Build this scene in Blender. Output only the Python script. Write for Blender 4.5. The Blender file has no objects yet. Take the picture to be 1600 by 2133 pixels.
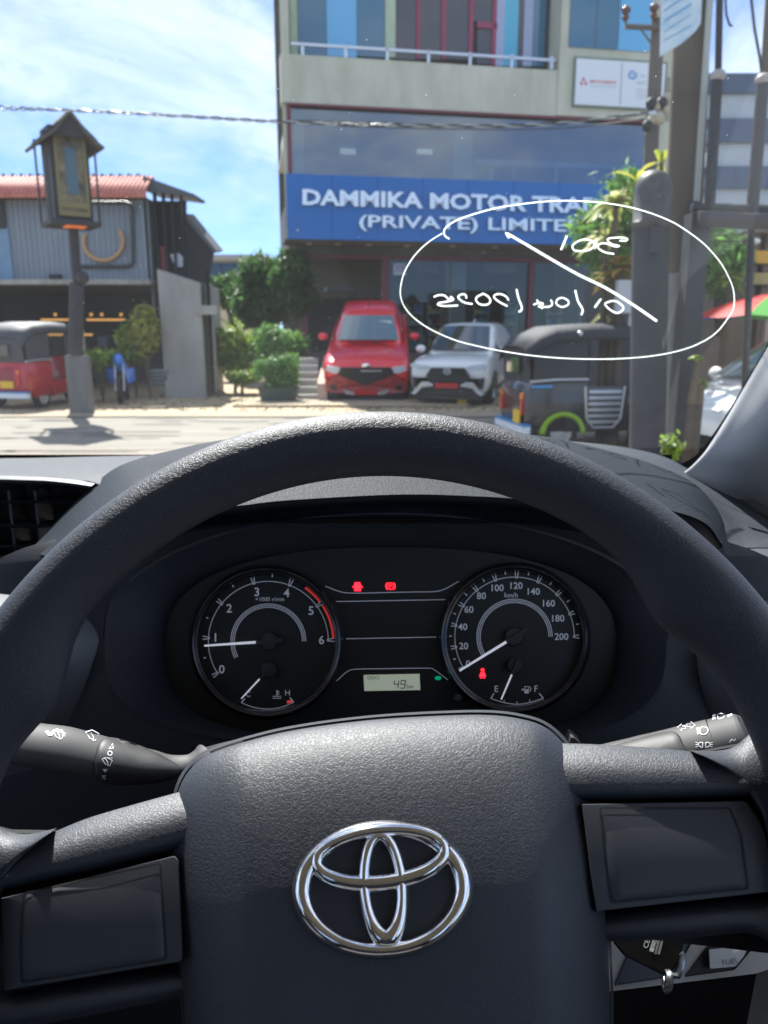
import bpy, bmesh, math, random
from math import sin, cos, pi, radians, tan, atan2, sqrt
from mathutils import Vector as V, Matrix
from mathutils.bvhtree import BVHTree
random.seed(7)
D = bpy.data
scene = bpy.context.scene
col = scene.collection

# ------------------------------------------------------------------ camera, sky, sun, exposure
CAMZ = 1.5
PITCH = radians(13)
FP = 1600.0
cam_d = D.cameras.new("camera"); cam = D.objects.new("camera", cam_d); col.objects.link(cam)
cam.location = (0, 0, CAMZ); cam.rotation_euler = (radians(90) - PITCH, 0, 0)
cam_d.sensor_fit = 'HORIZONTAL'; cam_d.sensor_width = 36; cam_d.lens = 36 * FP / 1600
cam_d.clip_start = 0.02; cam_d.clip_end = 2000
cam_d.dof.use_dof = True; cam_d.dof.focus_distance = 0.42; cam_d.dof.aperture_fstop = 19
scene.camera = cam
CLOUD = (11.9, 6.3, 0.3)
SUN_EL = radians(52); SUN_AZ = radians(-18)          # azimuth measured from +Y towards +X
w = D.worlds.new("World"); scene.world = w; w.use_nodes = True
nt = w.node_tree; nt.nodes.clear()
def wn(t, **k):
    n = nt.nodes.new(t)
    for a, b in k.items():
        if hasattr(n, a) and not a.startswith('i_'): setattr(n, a, b)
    return n
out = wn('ShaderNodeOutputWorld'); bg = wn('ShaderNodeBackground'); sky = wn('ShaderNodeTexSky', sky_type='NISHITA')
sky.sun_disc = False; sky.sun_elevation = SUN_EL; sky.sun_rotation = SUN_AZ
sky.air_density = 0.9; sky.dust_density = 0.1; sky.ozone_density = 2.5
tc = wn('ShaderNodeTexCoord'); mp = wn('ShaderNodeMapping'); mp.inputs['Scale'].default_value = (1.0, .75, 1)
mp.inputs['Rotation'].default_value = (0, 0, .5); mp.inputs['Location'].default_value = CLOUD
n1 = wn('ShaderNodeTexNoise'); n1.inputs['Scale'].default_value = 1.1; n1.inputs['Detail'].default_value = 9; n1.inputs['Roughness'].default_value = 0.58; n1.inputs['Distortion'].default_value = 0.5
r1 = wn('ShaderNodeValToRGB'); r1.color_ramp.elements[0].position = 0.36; r1.color_ramp.elements[1].position = 0.55
n2 = wn('ShaderNodeTexNoise'); n2.inputs['Scale'].default_value = 5; n2.inputs['Detail'].default_value = 8; n2.inputs['Roughness'].default_value = 0.6
r2 = wn('ShaderNodeValToRGB'); r2.color_ramp.elements[0].position = 0.12; r2.color_ramp.elements[1].position = 0.55
mul = wn('ShaderNodeMath', operation='MULTIPLY')
mul2 = wn('ShaderNodeMath', operation='MULTIPLY'); mul2.inputs[1].default_value = 0.88
mixc = wn('ShaderNodeMix', data_type='RGBA'); mixc.inputs['B'].default_value = (4.2, 4.5, 4.8, 1)
tint = wn('ShaderNodeMix', data_type='RGBA', blend_type='MULTIPLY'); tint.inputs[0].default_value = 1; tint.inputs['B'].default_value = (0.27, 0.40, 0.64, 1)
L = nt.links.new
sepv = wn('ShaderNodeSeparateXYZ'); L(tc.outputs['Generated'], sepv.inputs[0])
zc_ = wn('ShaderNodeMath', operation='MAXIMUM'); zc_.inputs[1].default_value = 0; L(sepv.outputs[2], zc_.inputs[0])
za = wn('ShaderNodeMath', operation='ADD'); za.inputs[1].default_value = .22; L(zc_.outputs[0], za.inputs[0])
dx = wn('ShaderNodeMath', operation='DIVIDE'); dy = wn('ShaderNodeMath', operation='DIVIDE'); cmb = wn('ShaderNodeCombineXYZ')
L(sepv.outputs[0], dx.inputs[0]); L(za.outputs[0], dx.inputs[1]); L(sepv.outputs[1], dy.inputs[0]); L(za.outputs[0], dy.inputs[1]); L(dx.outputs[0], cmb.inputs[0]); L(dy.outputs[0], cmb.inputs[1])
L(cmb.outputs[0], mp.inputs[0]); L(mp.outputs[0], n1.inputs['Vector']); L(mp.outputs[0], n2.inputs['Vector'])
L(n1.outputs['Fac'], r1.inputs[0]); L(n2.outputs['Fac'], r2.inputs[0]); L(r1.outputs[0], mul.inputs[0]); L(r2.outputs[0], mul.inputs[1])
fz = wn('ShaderNodeMapRange'); fz.inputs[1].default_value = .02; fz.inputs[2].default_value = .30; L(sepv.outputs[2], fz.inputs[0]); mz = wn('ShaderNodeMath', operation='MULTIPLY'); L(mul.outputs[0], mz.inputs[0]); L(fz.outputs[0], mz.inputs[1]); L(mz.outputs[0], mul2.inputs[0]); L(sky.outputs[0], tint.inputs['A']); L(tint.outputs['Result'], mixc.inputs['A']); L(mul2.outputs[0], mixc.inputs[0])
L(mixc.outputs['Result'], bg.inputs[0]); L(bg.outputs[0], out.inputs[0]); bg.inputs[1].default_value = 0.085
sd = D.lights.new("sun", 'SUN'); sd.energy = 3.3; sd.angle = radians(0.53); sd.color = (1.0, 0.96, 0.90)
sun = D.objects.new("sun", sd); col.objects.link(sun)
SUNDIR = V((sin(SUN_AZ) * cos(SUN_EL), cos(SUN_AZ) * cos(SUN_EL), sin(SUN_EL)))
sun.rotation_euler = SUNDIR.to_track_quat('Z', 'Y').to_euler()
scene.view_settings.view_transform = 'Standard'; scene.view_settings.look = 'None'
scene.view_settings.exposure = 1.88; scene.view_settings.gamma = 1; scene.view_settings.use_curve_mapping = False
scene.render.engine = 'CYCLES'
scene.cycles.max_bounces = 8; scene.cycles.transparent_max_bounces = 16; scene.cycles.diffuse_bounces = 4
scene.cycles.use_denoising = True
scene.cycles.sample_clamp_indirect = 6; scene.cycles.caustics_reflective = False; scene.cycles.caustics_refractive = False

# ------------------------------------------------------------------ mapping helpers (photo pixel -> ray)
FWD = V((0, cos(PITCH), -sin(PITCH))); UPV = V((0, sin(PITCH), cos(PITCH))); EYE = V((0, 0, CAMZ))
def ray(px, py): return FWD + V((1, 0, 0)) * ((px - 800) / FP) + UPV * ((1066.5 - py) / FP)
def at(px, py, Y):
    d = ray(px, py); return EYE + d * (Y / d.y)
def onz(px, py, z=0.0):
    d = ray(px, py); return EYE + d * ((z - CAMZ) / d.z)
def onplane(px, py, P, N):
    d = ray(px, py); return EYE + d * ((P - EYE).dot(N) / d.dot(N))
def plane_proj(P, N):
    return lambda px, py, off=0.0: onplane(px, py, P + N * off, N)

# ------------------------------------------------------------------ materials
MATS = {}
def mat(name, color=(.5, .5, .5), rough=.6, metal=0., emit=0., var=0., vscale=4., bump=0., bscale=40., kind='noise', dist=0.002, coat=0., spec=.5, color2=None, stretch=None, alpha=None, detail=6):
    if name in MATS: return MATS[name]
    m = D.materials.new(name); m.use_nodes = True; t = m.node_tree; b = t.nodes['Principled BSDF']
    b.inputs['Base Color'].default_value = (*color, 1); b.inputs['Roughness'].default_value = rough; b.inputs['Metallic'].default_value = metal
    b.inputs['Coat Weight'].default_value = coat; b.inputs['Coat Roughness'].default_value = 0.04; b.inputs['Specular IOR Level'].default_value = spec
    if emit: b.inputs['Emission Color'].default_value = (*color, 1); b.inputs['Emission Strength'].default_value = emit
    co = t.nodes.new('ShaderNodeTexCoord'); src = co.outputs['Object']
    if stretch:
        mpn = t.nodes.new('ShaderNodeMapping'); mpn.inputs['Scale'].default_value = stretch; t.links.new(src, mpn.inputs[0]); src = mpn.outputs[0]
    if var or color2:
        n = t.nodes.new('ShaderNodeTexNoise'); n.inputs['Scale'].default_value = vscale; n.inputs['Detail'].default_value = detail; n.inputs['Roughness'].default_value = .65
        t.links.new(src, n.inputs['Vector'])
        r = t.nodes.new('ShaderNodeValToRGB'); r.color_ramp.elements[0].position = .32; r.color_ramp.elements[1].position = .7
        c1 = tuple(max(0, c * (1 - var)) for c in color); c2 = color2 or tuple(min(1, c * (1 + var)) for c in color)
        r.color_ramp.elements[0].color = (*c1, 1); r.color_ramp.elements[1].color = (*c2, 1)
        t.links.new(n.outputs['Fac'], r.inputs[0]); t.links.new(r.outputs[0], b.inputs['Base Color'])
        if rough > .15:
            mr = t.nodes.new('ShaderNodeMapRange'); mr.inputs[3].default_value = rough * .88; mr.inputs[4].default_value = min(1, rough * 1.12)
            t.links.new(n.outputs['Fac'], mr.inputs[0]); t.links.new(mr.outputs[0], b.inputs['Roughness'])
    if bump:
        bp = t.nodes.new('ShaderNodeBump'); bp.inputs['Strength'].default_value = bump; bp.inputs['Distance'].default_value = dist
        if kind == 'leather':
            nz = t.nodes.new('ShaderNodeTexNoise'); nz.inputs['Scale'].default_value = bscale * .6; nz.inputs['Detail'].default_value = 2
            t.links.new(co.outputs['Object'], nz.inputs['Vector'])
            mv = t.nodes.new('ShaderNodeMix'); mv.data_type = 'VECTOR'; mv.inputs['Factor'].default_value = .0025
            va = t.nodes.new('ShaderNodeVectorMath'); va.operation = 'MULTIPLY_ADD'; va.inputs[1].default_value = (.0045,) * 3
            t.links.new(nz.outputs['Color'], va.inputs[0]); t.links.new(co.outputs['Object'], va.inputs[2])
            vo = t.nodes.new('ShaderNodeTexVoronoi'); vo.feature = 'DISTANCE_TO_EDGE'; vo.inputs['Scale'].default_value = bscale
            t.links.new(va.outputs[0], vo.inputs['Vector'])
            rr = t.nodes.new('ShaderNodeMapRange'); rr.inputs[1].default_value = 0; rr.inputs[2].default_value = .16; rr.interpolation_type = 'SMOOTHSTEP'
            t.links.new(vo.outputs['Distance'], rr.inputs[0])
            fn = t.nodes.new('ShaderNodeTexNoise'); fn.inputs['Scale'].default_value = bscale * 1.7; fn.inputs['Detail'].default_value = 3; t.links.new(co.outputs['Object'], fn.inputs['Vector'])
            ad = t.nodes.new('ShaderNodeMath'); ad.operation = 'MULTIPLY_ADD'; ad.inputs[1].default_value = .35
            t.links.new(fn.outputs['Fac'], ad.inputs[0]); t.links.new(rr.outputs[0], ad.inputs[2]); t.links.new(ad.outputs[0], bp.inputs['Height'])
        elif kind == 'noise':
            nb = t.nodes.new('ShaderNodeTexNoise'); nb.inputs['Scale'].default_value = bscale; nb.inputs['Detail'].default_value = 5; t.links.new(src, nb.inputs['Vector']); t.links.new(nb.outputs['Fac'], bp.inputs['Height'])
        elif kind == 'wave':
            wv = t.nodes.new('ShaderNodeTexWave'); wv.inputs['Scale'].default_value = bscale; t.links.new(src, wv.inputs['Vector']); t.links.new(wv.outputs['Color'], bp.inputs['Height'])
        t.links.new(bp.outputs[0], b.inputs['Normal'])
    MATS[name] = m; return m
def glassmat(name, tintc=(.8, .9, .95), refl=.1, rough=.02, dust_haze=0.):
    if name in MATS: return MATS[name]
    m = D.materials.new(name); m.use_nodes = True; t = m.node_tree; t.nodes.clear()
    o = t.nodes.new('ShaderNodeOutputMaterial'); tr = t.nodes.new('ShaderNodeBsdfTransparent'); tr.inputs[0].default_value = (*tintc, 1)
    gl = t.nodes.new('ShaderNodeBsdfGlossy'); gl.inputs['Roughness'].default_value = rough
    lw = t.nodes.new('ShaderNodeFresnel'); lw.inputs[0].default_value = 1.45
    ma = t.nodes.new('ShaderNodeMath'); ma.operation = 'MULTIPLY_ADD'; ma.inputs[1].default_value = .62; ma.inputs[2].default_value = refl; ma.use_clamp = True
    mx = t.nodes.new('ShaderNodeMixShader'); t.links.new(lw.outputs[0], ma.inputs[0]); t.links.new(ma.outputs[0], mx.inputs[0]); t.links.new(tr.outputs[0], mx.inputs[1]); t.links.new(gl.outputs[0], mx.inputs[2])
    last = mx
    if dust_haze:  # dust specks, plus a pale film put in as veiling haze
        co = t.nodes.new('ShaderNodeTexCoord'); df = t.nodes.new('ShaderNodeBsdfDiffuse'); df.inputs[0].default_value = (.75, .78, .8, 1)
        tl = t.nodes.new('ShaderNodeBsdfTranslucent'); tl.inputs[0].default_value = (.75, .78, .8, 1)
        ms = t.nodes.new('ShaderNodeMixShader'); ms.inputs[0].default_value = .6; t.links.new(df.outputs[0], ms.inputs[1]); t.links.new(tl.outputs[0], ms.inputs[2])
        vo = t.nodes.new('ShaderNodeTexVoronoi'); vo.inputs['Scale'].default_value = 95; t.links.new(co.outputs['Object'], vo.inputs['Vector'])
        wn2 = t.nodes.new('ShaderNodeMath'); wn2.operation = 'LESS_THAN'; wn2.inputs[1].default_value = .044; t.links.new(vo.outputs['Distance'], wn2.inputs[0])
        sep = t.nodes.new('ShaderNodeSeparateColor'); t.links.new(vo.outputs['Color'], sep.inputs[0])
        gt = t.nodes.new('ShaderNodeMath'); gt.operation = 'GREATER_THAN'; gt.inputs[1].default_value = .55; t.links.new(sep.outputs[0], gt.inputs[0])
        m1 = t.nodes.new('ShaderNodeMath'); m1.operation = 'MULTIPLY'; t.links.new(wn2.outputs[0], m1.inputs[0]); t.links.new(gt.outputs[0], m1.inputs[1])
        nn = t.nodes.new('ShaderNodeTexNoise'); nn.inputs['Scale'].default_value = 5; nn.inputs['Detail'].default_value = 6; t.links.new(co.outputs['Object'], nn.inputs['Vector'])
        m2 = t.nodes.new('ShaderNodeMath'); m2.operation = 'MULTIPLY'; m2.inputs[1].default_value = dust_haze * 2; t.links.new(nn.outputs['Fac'], m2.inputs[0])
        m3 = t.nodes.new('ShaderNodeMath'); m3.operation = 'MULTIPLY_ADD'; m3.inputs[1].default_value = .3; t.links.new(m1.outputs[0], m3.inputs[0]); t.links.new(m2.outputs[0], m3.inputs[2])
        mx2 = t.nodes.new('ShaderNodeMixShader'); t.links.new(m3.outputs[0], mx2.inputs[0]); t.links.new(mx.outputs[0], mx2.inputs[1]); t.links.new(ms.outputs[0], mx2.inputs[2]); last = mx2
    t.links.new(last.outputs[0], o.inputs[0]); MATS[name] = m; return m

def leafmat(name, c1, c2, trans=.45, vs=1.5):
    if name in MATS: return MATS[name]
    m = D.materials.new(name); m.use_nodes = True; t = m.node_tree; t.nodes.clear(); o = t.nodes.new('ShaderNodeOutputMaterial')
    co = t.nodes.new('ShaderNodeTexCoord'); n = t.nodes.new('ShaderNodeTexNoise'); n.inputs['Scale'].default_value = vs; n.inputs['Detail'].default_value = 5
    r = t.nodes.new('ShaderNodeValToRGB'); r.color_ramp.elements[0].position = .35; r.color_ramp.elements[1].position = .65; r.color_ramp.elements[0].color = (*c1, 1); r.color_ramp.elements[1].color = (*c2, 1)
    d = t.nodes.new('ShaderNodeBsdfPrincipled'); d.inputs['Roughness'].default_value = .45; tl = t.nodes.new('ShaderNodeBsdfTranslucent'); mx = t.nodes.new('ShaderNodeMixShader'); mx.inputs[0].default_value = trans
    t.links.new(co.outputs['Object'], n.inputs['Vector']); t.links.new(n.outputs['Fac'], r.inputs[0]); t.links.new(r.outputs[0], d.inputs['Base Color']); t.links.new(r.outputs[0], tl.inputs[0])
    t.links.new(d.outputs[0], mx.inputs[1]); t.links.new(tl.outputs[0], mx.inputs[2]); t.links.new(mx.outputs[0], o.inputs[0]); MATS[name] = m; return m

# ------------------------------------------------------------------ geometry helpers
ORG = {}
def crom(p, t):
    n = len(p) - 1; x = max(0., min(t * n, n - 1e-9)); i = int(x); f = x - i
    a = p[i - 1] if i > 0 else p[0] * 2 - p[1]; b = p[i]; c = p[i + 1]; d = p[i + 2] if i + 2 <= n else p[n] * 2 - p[n - 1]
    return ((b * 2) + (c - a) * f + (a * 2 - b * 5 + c * 4 - d) * f * f + (b * 3 - a - c * 3 + d) * f ** 3) * .5
def spl(pts, n, closed=False):
    P = [V(p) for p in pts]
    if closed:
        m = len(P); P = [P[-1]] + P + [P[0], P[1]]
        L0 = [crom(P[i:i + 4], (1 + k / 12) / 3) for i in range(m) for k in range(12)]; L0.append(L0[0])
    else: L0 = [crom(P, k / (12 * (len(P) - 1))) for k in range(12 * (len(P) - 1) + 1)]
    cum = [0.]
    for a, b in zip(L0, L0[1:]): cum.append(cum[-1] + (b - a).length)
    T = cum[-1]; res = []; j = 0; cnt = n if closed else n - 1
    for k in range(n):
        s = T * k / cnt
        while j < len(cum) - 2 and cum[j + 1] < s: j += 1
        d = cum[j + 1] - cum[j]; res.append(L0[j].lerp(L0[j + 1], (s - cum[j]) / d if d else 0))
    return res
class G:
    def __init__(s): s.v = []; s.f = []
    def add(s, vs, fs):
        o = len(s.v); s.v += [V(x) for x in vs]; s.f += [tuple(i + o for i in f) for f in fs]; return s
    def box(s, c, d, R=None):
        c = V(c); h = V(d) / 2; P = [V((x, y, z)) for x in (-h.x, h.x) for y in (-h.y, h.y) for z in (-h.z, h.z)]
        if R is not None: P = [R @ p for p in P]
        return s.add([c + p for p in P], [(0, 1, 3, 2), (4, 6, 7, 5), (0, 4, 5, 1), (2, 3, 7, 6), (0, 2, 6, 4), (1, 5, 7, 3)])
    def mm(s, a, b):
        a = V(a); b = V(b); return s.box((a + b) / 2, (abs(b.x - a.x), abs(b.y - a.y), abs(b.z - a.z)))
    def quad(s, *p): return s.add(p, [tuple(range(len(p)))])
    def prism(s, pts, vec):
        n = len(pts); vec = V(vec); P = [V(p) for p in pts]
        return s.add(P + [p + vec for p in P], [tuple(range(n))[::-1], tuple(range(n, 2 * n))] + [(i, (i + 1) % n, n + (i + 1) % n, n + i) for i in range(n)])
    def grid(s, rows, cu=False, cv=False, flip=False):
        m = len(rows); n = len(rows[0]); fs = []
        for i in range(m if cv else m - 1):
            for j in range(n if cu else n - 1):
                q = (i * n + j, i * n + (j + 1) % n, ((i + 1) % m) * n + (j + 1) % n, ((i + 1) % m) * n + j); fs.append(q[::-1] if flip else q)
        return s.add([p for r in rows for p in r], fs)
    def tube(s, pts, r, n=8, closed=False, cap=True, asp=1., up=None):
        P = [V(p) for p in pts]; m = len(P); rows = []; prev = V(up) if up else None
        for i in range(m):
            t = (P[(i + 1) % m] - P[i - 1]) if closed else (P[min(i + 1, m - 1)] - P[max(i - 1, 0)])
            t.normalize(); a = prev or (V((0, 0, 1)) if abs(t.z) < .9 else V((1, 0, 0)))
            x = t.cross(a); x.normalize(); y = x.cross(t); y.normalize()
            if not up: prev = y
            rr = r(i / (m - 1)) if callable(r) else (r[i] if isinstance(r, (list, tuple)) else r)
            rows.append([P[i] + x * (rr * cos(2 * pi * k / n)) + y * (rr * asp * sin(2 * pi * k / n)) for k in range(n)])
        o = len(s.v); s.grid(rows, cu=True, cv=closed)
        if cap and not closed: s.f.append(tuple(range(o, o + n))[::-1]); s.f.append(tuple(range(o + (m - 1) * n, o + m * n)))
        return s
    def lathe(s, prof, base=(0, 0, 0), ax=(0, 0, 1), n=24):
        ax = V(ax).normalized(); a = V((1, 0, 0)) if abs(ax.x) < .9 else V((0, 1, 0)); x = ax.cross(a).normalized(); y = ax.cross(x); b = V(base)
        return s.grid([[b + ax * z + x * (r * cos(2 * pi * k / n)) + y * (r * sin(2 * pi * k / n)) for k in range(n)] for r, z in prof], cu=True)
    def ball(s, c, r, n=12, m=8, sc=(1, 1, 1)):
        c = V(c); return s.grid([[c + V((r * sc[0] * sin(pi * i / m) * cos(2 * pi * k / n), r * sc[1] * sin(pi * i / m) * sin(2 * pi * k / n), r * sc[2] * cos(pi * i / m))) for k in range(n)] for i in range(m + 1)], cu=True)
    def radial(s, outline, c, prof, flip=False):
        """outline points around centre c; prof: list of (scale, offset vector)"""
        c = V(c); return s.grid([[c + (V(q) - c) * k + V(o) for q in outline] for k, o in prof], cu=True, flip=flip)
    def make(s, name, m, parent=None, smooth=30, label=None, world=True):
        me = D.meshes.new(name); o0 = V((0, 0, 0))
        if parent is not None and world: o0 = ORG.get(parent.name, o0)
        me.from_pydata([tuple(p - o0) for p in s.v], [], s.f); me.materials.append(m)
        bm = bmesh.new(); bm.from_mesh(me); bmesh.ops.remove_doubles(bm, verts=bm.verts, dist=1e-6); bmesh.ops.recalc_face_normals(bm, faces=bm.faces); bm.to_mesh(me); bm.free()
        if smooth:
            me.polygons.foreach_set('use_smooth', [True] * len(me.polygons)); me.set_sharp_from_angle(angle=radians(smooth))
        ob = D.objects.new(name, me); col.objects.link(ob)
        if parent is not None: ob.parent = parent; ORG[ob.name] = o0
        if label: ob['label'] = label
        return ob
def thing(name, label, cat, loc=(0, 0, 0), rot=(0, 0, 0), group=None, local=False):
    o = D.objects.new(name, None); col.objects.link(o); o.location = loc; o.rotation_euler = rot; o.empty_display_size = .1
    o['label'] = label; o['category'] = cat
    if group: o['group'] = group
    ORG[o.name] = V((0, 0, 0)) if local else V(loc)
    return o
def tag(o, label=None, cat=None, group=None, kind=None):
    if label: o['label'] = label
    if cat: o['category'] = cat
    if group: o['group'] = group
    if kind: o['kind'] = kind
    return o
def dup(root, loc, rot=None, label=None):
    r = root.copy(); col.objects.link(r); r.location = loc; ORG[r.name] = V((0, 0, 0))
    if rot is not None: r.rotation_euler = rot
    if label: r['label'] = label
    def rec(a, b):
        for ch in list(a.children):
            c = ch.copy(); col.objects.link(c); c.parent = b; rec(ch, c)
    rec(root, r); return r
def surf(rows, nu, nv, ease=False):
    """bi-spline surface through rows of world points"""
    R = [spl(r, nu) for r in rows]
    cols = [[crom([R[i][j] for i in range(len(R))], k / (nv - 1)) for j in range(nu)] for k in range(nv)]
    return cols
def pr(pts): return [at(*p) for p in pts]
_tc = {}
def textgeo(s, bold=0.0, ext=0.0, res=3, shear=0.):
    k = (s, bold, ext, res, shear)
    if k in _tc: return _tc[k]
    cu = D.curves.new('t', 'FONT'); cu.body = s; cu.resolution_u = res; cu.offset = bold; cu.extrude = ext; cu.fill_mode = 'FRONT' if ext == 0 else 'BOTH'; cu.shear = shear
    ob = D.objects.new('t', cu); col.objects.link(ob); bpy.context.view_layer.update()
    me = D.meshes.new_from_object(ob.evaluated_get(bpy.context.evaluated_depsgraph_get()))
    vs = [tuple(v.co) for v in me.vertices]; fs = [tuple(p.vertices) for p in me.polygons]
    D.objects.remove(ob); D.curves.remove(cu); D.meshes.remove(me)
    x0 = min(v[0] for v in vs); x1 = max(v[0] for v in vs); y0 = min(v[1] for v in vs); y1 = max(v[1] for v in vs); h = y1 - y0
    vs = [((v[0] - (x0 + x1) / 2) / h, (v[1] - (y0 + y1) / 2) / h, v[2] / h) for v in vs]
    _tc[k] = (vs, fs, (x1 - x0) / h); return _tc[k]
def text_on(g, s, cx, cy, h, proj, ang=0., bold=.0, mirror=False, width=None, off=0., shear=0., res=3):
    vs, fs, wd = textgeo(s, bold, res=res, shear=shear); sx = (width / (wd * h)) if width else 1; c, sn = cos(radians(ang)), sin(radians(ang)); P = []
    for x, y, z in vs:
        a = x * h * sx * (-1 if mirror else 1); b = -y * h; P.append(proj(cx + a * c - b * sn, cy + a * sn + b * c, off))
    g.add(P, fs)
def ribbon(g, pts, wpx, proj, off=0., closed=False, step=3., smooth=True):
    P = [V((p[0], p[1], 0)) for p in pts]
    L0 = sum((b - a).length for a, b in zip(P, P[1:])); n = max(3, int(L0 / step))
    if smooth and len(P) > 2: Q = spl(P, n, closed)
    else:
        Q = P
    m = len(Q); rows = []
    for i in range(m):
        t = (Q[(i + 1) % m] - Q[i - 1]) if closed else Q[min(i + 1, m - 1)] - Q[max(i - 1, 0)]
        if t.length < 1e-9: t = V((1, 0, 0))
        t.normalize(); nn = V((-t.y, t.x, 0)); ww = wpx(i / (m - 1)) if callable(wpx) else wpx
        a = Q[i] + nn * ww / 2; b = Q[i] - nn * ww / 2; rows.append([proj(a.x, a.y, off), proj(b.x, b.y, off)])
    g.grid(rows, cv=closed)
def arc_px(cx, cy, r, a0, a1, n=40, ry=None):
    ry = ry or r; return [(cx + r * cos(radians(a0 + (a1 - a0) * k / n)), cy - ry * sin(radians(a0 + (a1 - a0) * k / n))) for k in range(n + 1)]
def bvh_of(ob):
    me = ob.data; mw = ORG.get(ob.name, V((0, 0, 0))); vs = [v.co + mw for v in me.vertices]
    return BVHTree.FromPolygons(vs, [tuple(p.vertices) for p in me.polygons])
def cast_proj(ob, fallbackY=.5):
    t = bvh_of(ob)
    def f(px, py, off=0.):
        d = ray(px, py).normalized(); loc, n, i, ds = t.ray_cast(EYE, d)
        if loc is None:
            for q in range(1, 12):
                for dx, dy in ((q, 0), (-q, 0), (0, q), (0, -q)):
                    loc, n, i, ds = t.ray_cast(EYE, ray(px + dx * 2, py + dy * 2).normalized())
                    if loc is not None: break
                if loc is not None: break
            if loc is None: return at(px, py, fallbackY)
            return EYE + d * (loc - EYE).length - d * off
        return loc - d * off
    return f

# ------------------------------------------------------------------ shared materials
LE = dict(kind='leather')
m_rim = mat('rim_leather_grain', (.0165, .0205, .030), .54, bump=.28, bscale=560, dist=.0008, spec=.6, var=.12, vscale=30, **LE)
m_pad = mat('pad_soft_grain', (.0225, .028, .040), .56, bump=.22, bscale=560, dist=.0008, spec=.8, var=.12, vscale=30, **LE)
m_dash = mat('dash_grain', (.034, .040, .049), .55, bump=.28, bscale=380, dist=.001, spec=.3, var=.1, vscale=20, **LE)
m_hood = mat('hood_grain', (.018, .023, .030), .6, bump=.25, bscale=380, dist=.001, spec=.12, kind='leather')
m_pla = mat('satin_black_plastic', (.038, .043, .052), .5, bump=.12, bscale=1600, dist=.0004, spec=.5)
m_dpl = mat('dark_panel_plastic', (.010, .013, .018), .55, bump=.2, bscale=900, dist=.0004, spec=.35)
m_stalk = mat('stalk_plastic', (.050, .050, .052), .62, bump=.12, bscale=1500, dist=.0003, var=.1, vscale=30)
m_stalk2 = mat('stalk_dark_plastic', (.022, .022, .024), .55, bump=.1, bscale=1500, dist=.0003)
m_blk = mat('matt_black', (.006, .006, .007), .6)
m_face = mat('cluster_face_black', (.0035, .0055, .0065), .5, var=.2, vscale=12)
m_chrome = mat('chrome', (.92, .92, .93), .06, 1.)
m_white = mat('print_white', (.72, .74, .78), .5)
m_gau = mat('gauge_print', (.50, .54, .62), .5, emit=.04)
m_steel = mat('brushed_steel', (.55, .56, .58), .3, 1., var=.1, vscale=60)
m_rub = mat('tyre_rubber', (.018, .018, .019), .8, bump=.3, bscale=60)
# ================================================================== COCKPIT
WC = V((0, .273, CAMZ - .213)); TL = radians(28.5)
EX = V((1, 0, 0)); EY = V((0, sin(TL), cos(TL))); EZ = V((0, -cos(TL), sin(TL)))
wl = plane_proj(WC, EZ)
def wb(p): return (p - WC).dot(EY)
# ---- steering wheel
sw = thing('steering_wheel', 'black grained steering wheel with chrome three-oval emblem in front of the gauges', 'steering wheel', WC)
def bumpf(x, c, wdt): return math.exp(-((x - c) / wdt) ** 2)
rows = []; NPH, NTH = 260, 40
for i in range(NPH):
    ph = 360 * i / NPH; d = ph if ph < 180 else ph - 360
    if ph > 180: d = ph - 360
    # thumb grips at ten to two, thicker sides below them
    gr = bumpf(d, 39.5, 8.5); gl = bumpf(d, 154.5, 8.5); grip = max(gr, gl)
    low = 1 / (1 + math.exp((abs(d - 90) - 60) / 4)) if d < 90 else 1 / (1 + math.exp((abs(d - 90) - 72) / 4))
    rr = .0152 + .0012 * (1 - low); inn = .0115 * gr + .0125 * gl + .0032 * (1 - low)
    R0 = .185; ring = []
    for k in range(NTH):
        th = 2 * pi * k / NTH; c, s = cos(th), sin(th)
        rad = rr + (inn * max(0, -c) ** 1.5)
        q = R0 + rad * c; n = (rr * (1 + .1 * s) + .0015 * grip) * s
        ring.append(WC + EX * (q * cos(radians(ph))) + EY * (q * sin(radians(ph))) + EZ * n)
    rows.append(ring)
G().grid(rows, cu=True, cv=True).make('rim', m_rim, sw, 80)
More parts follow.
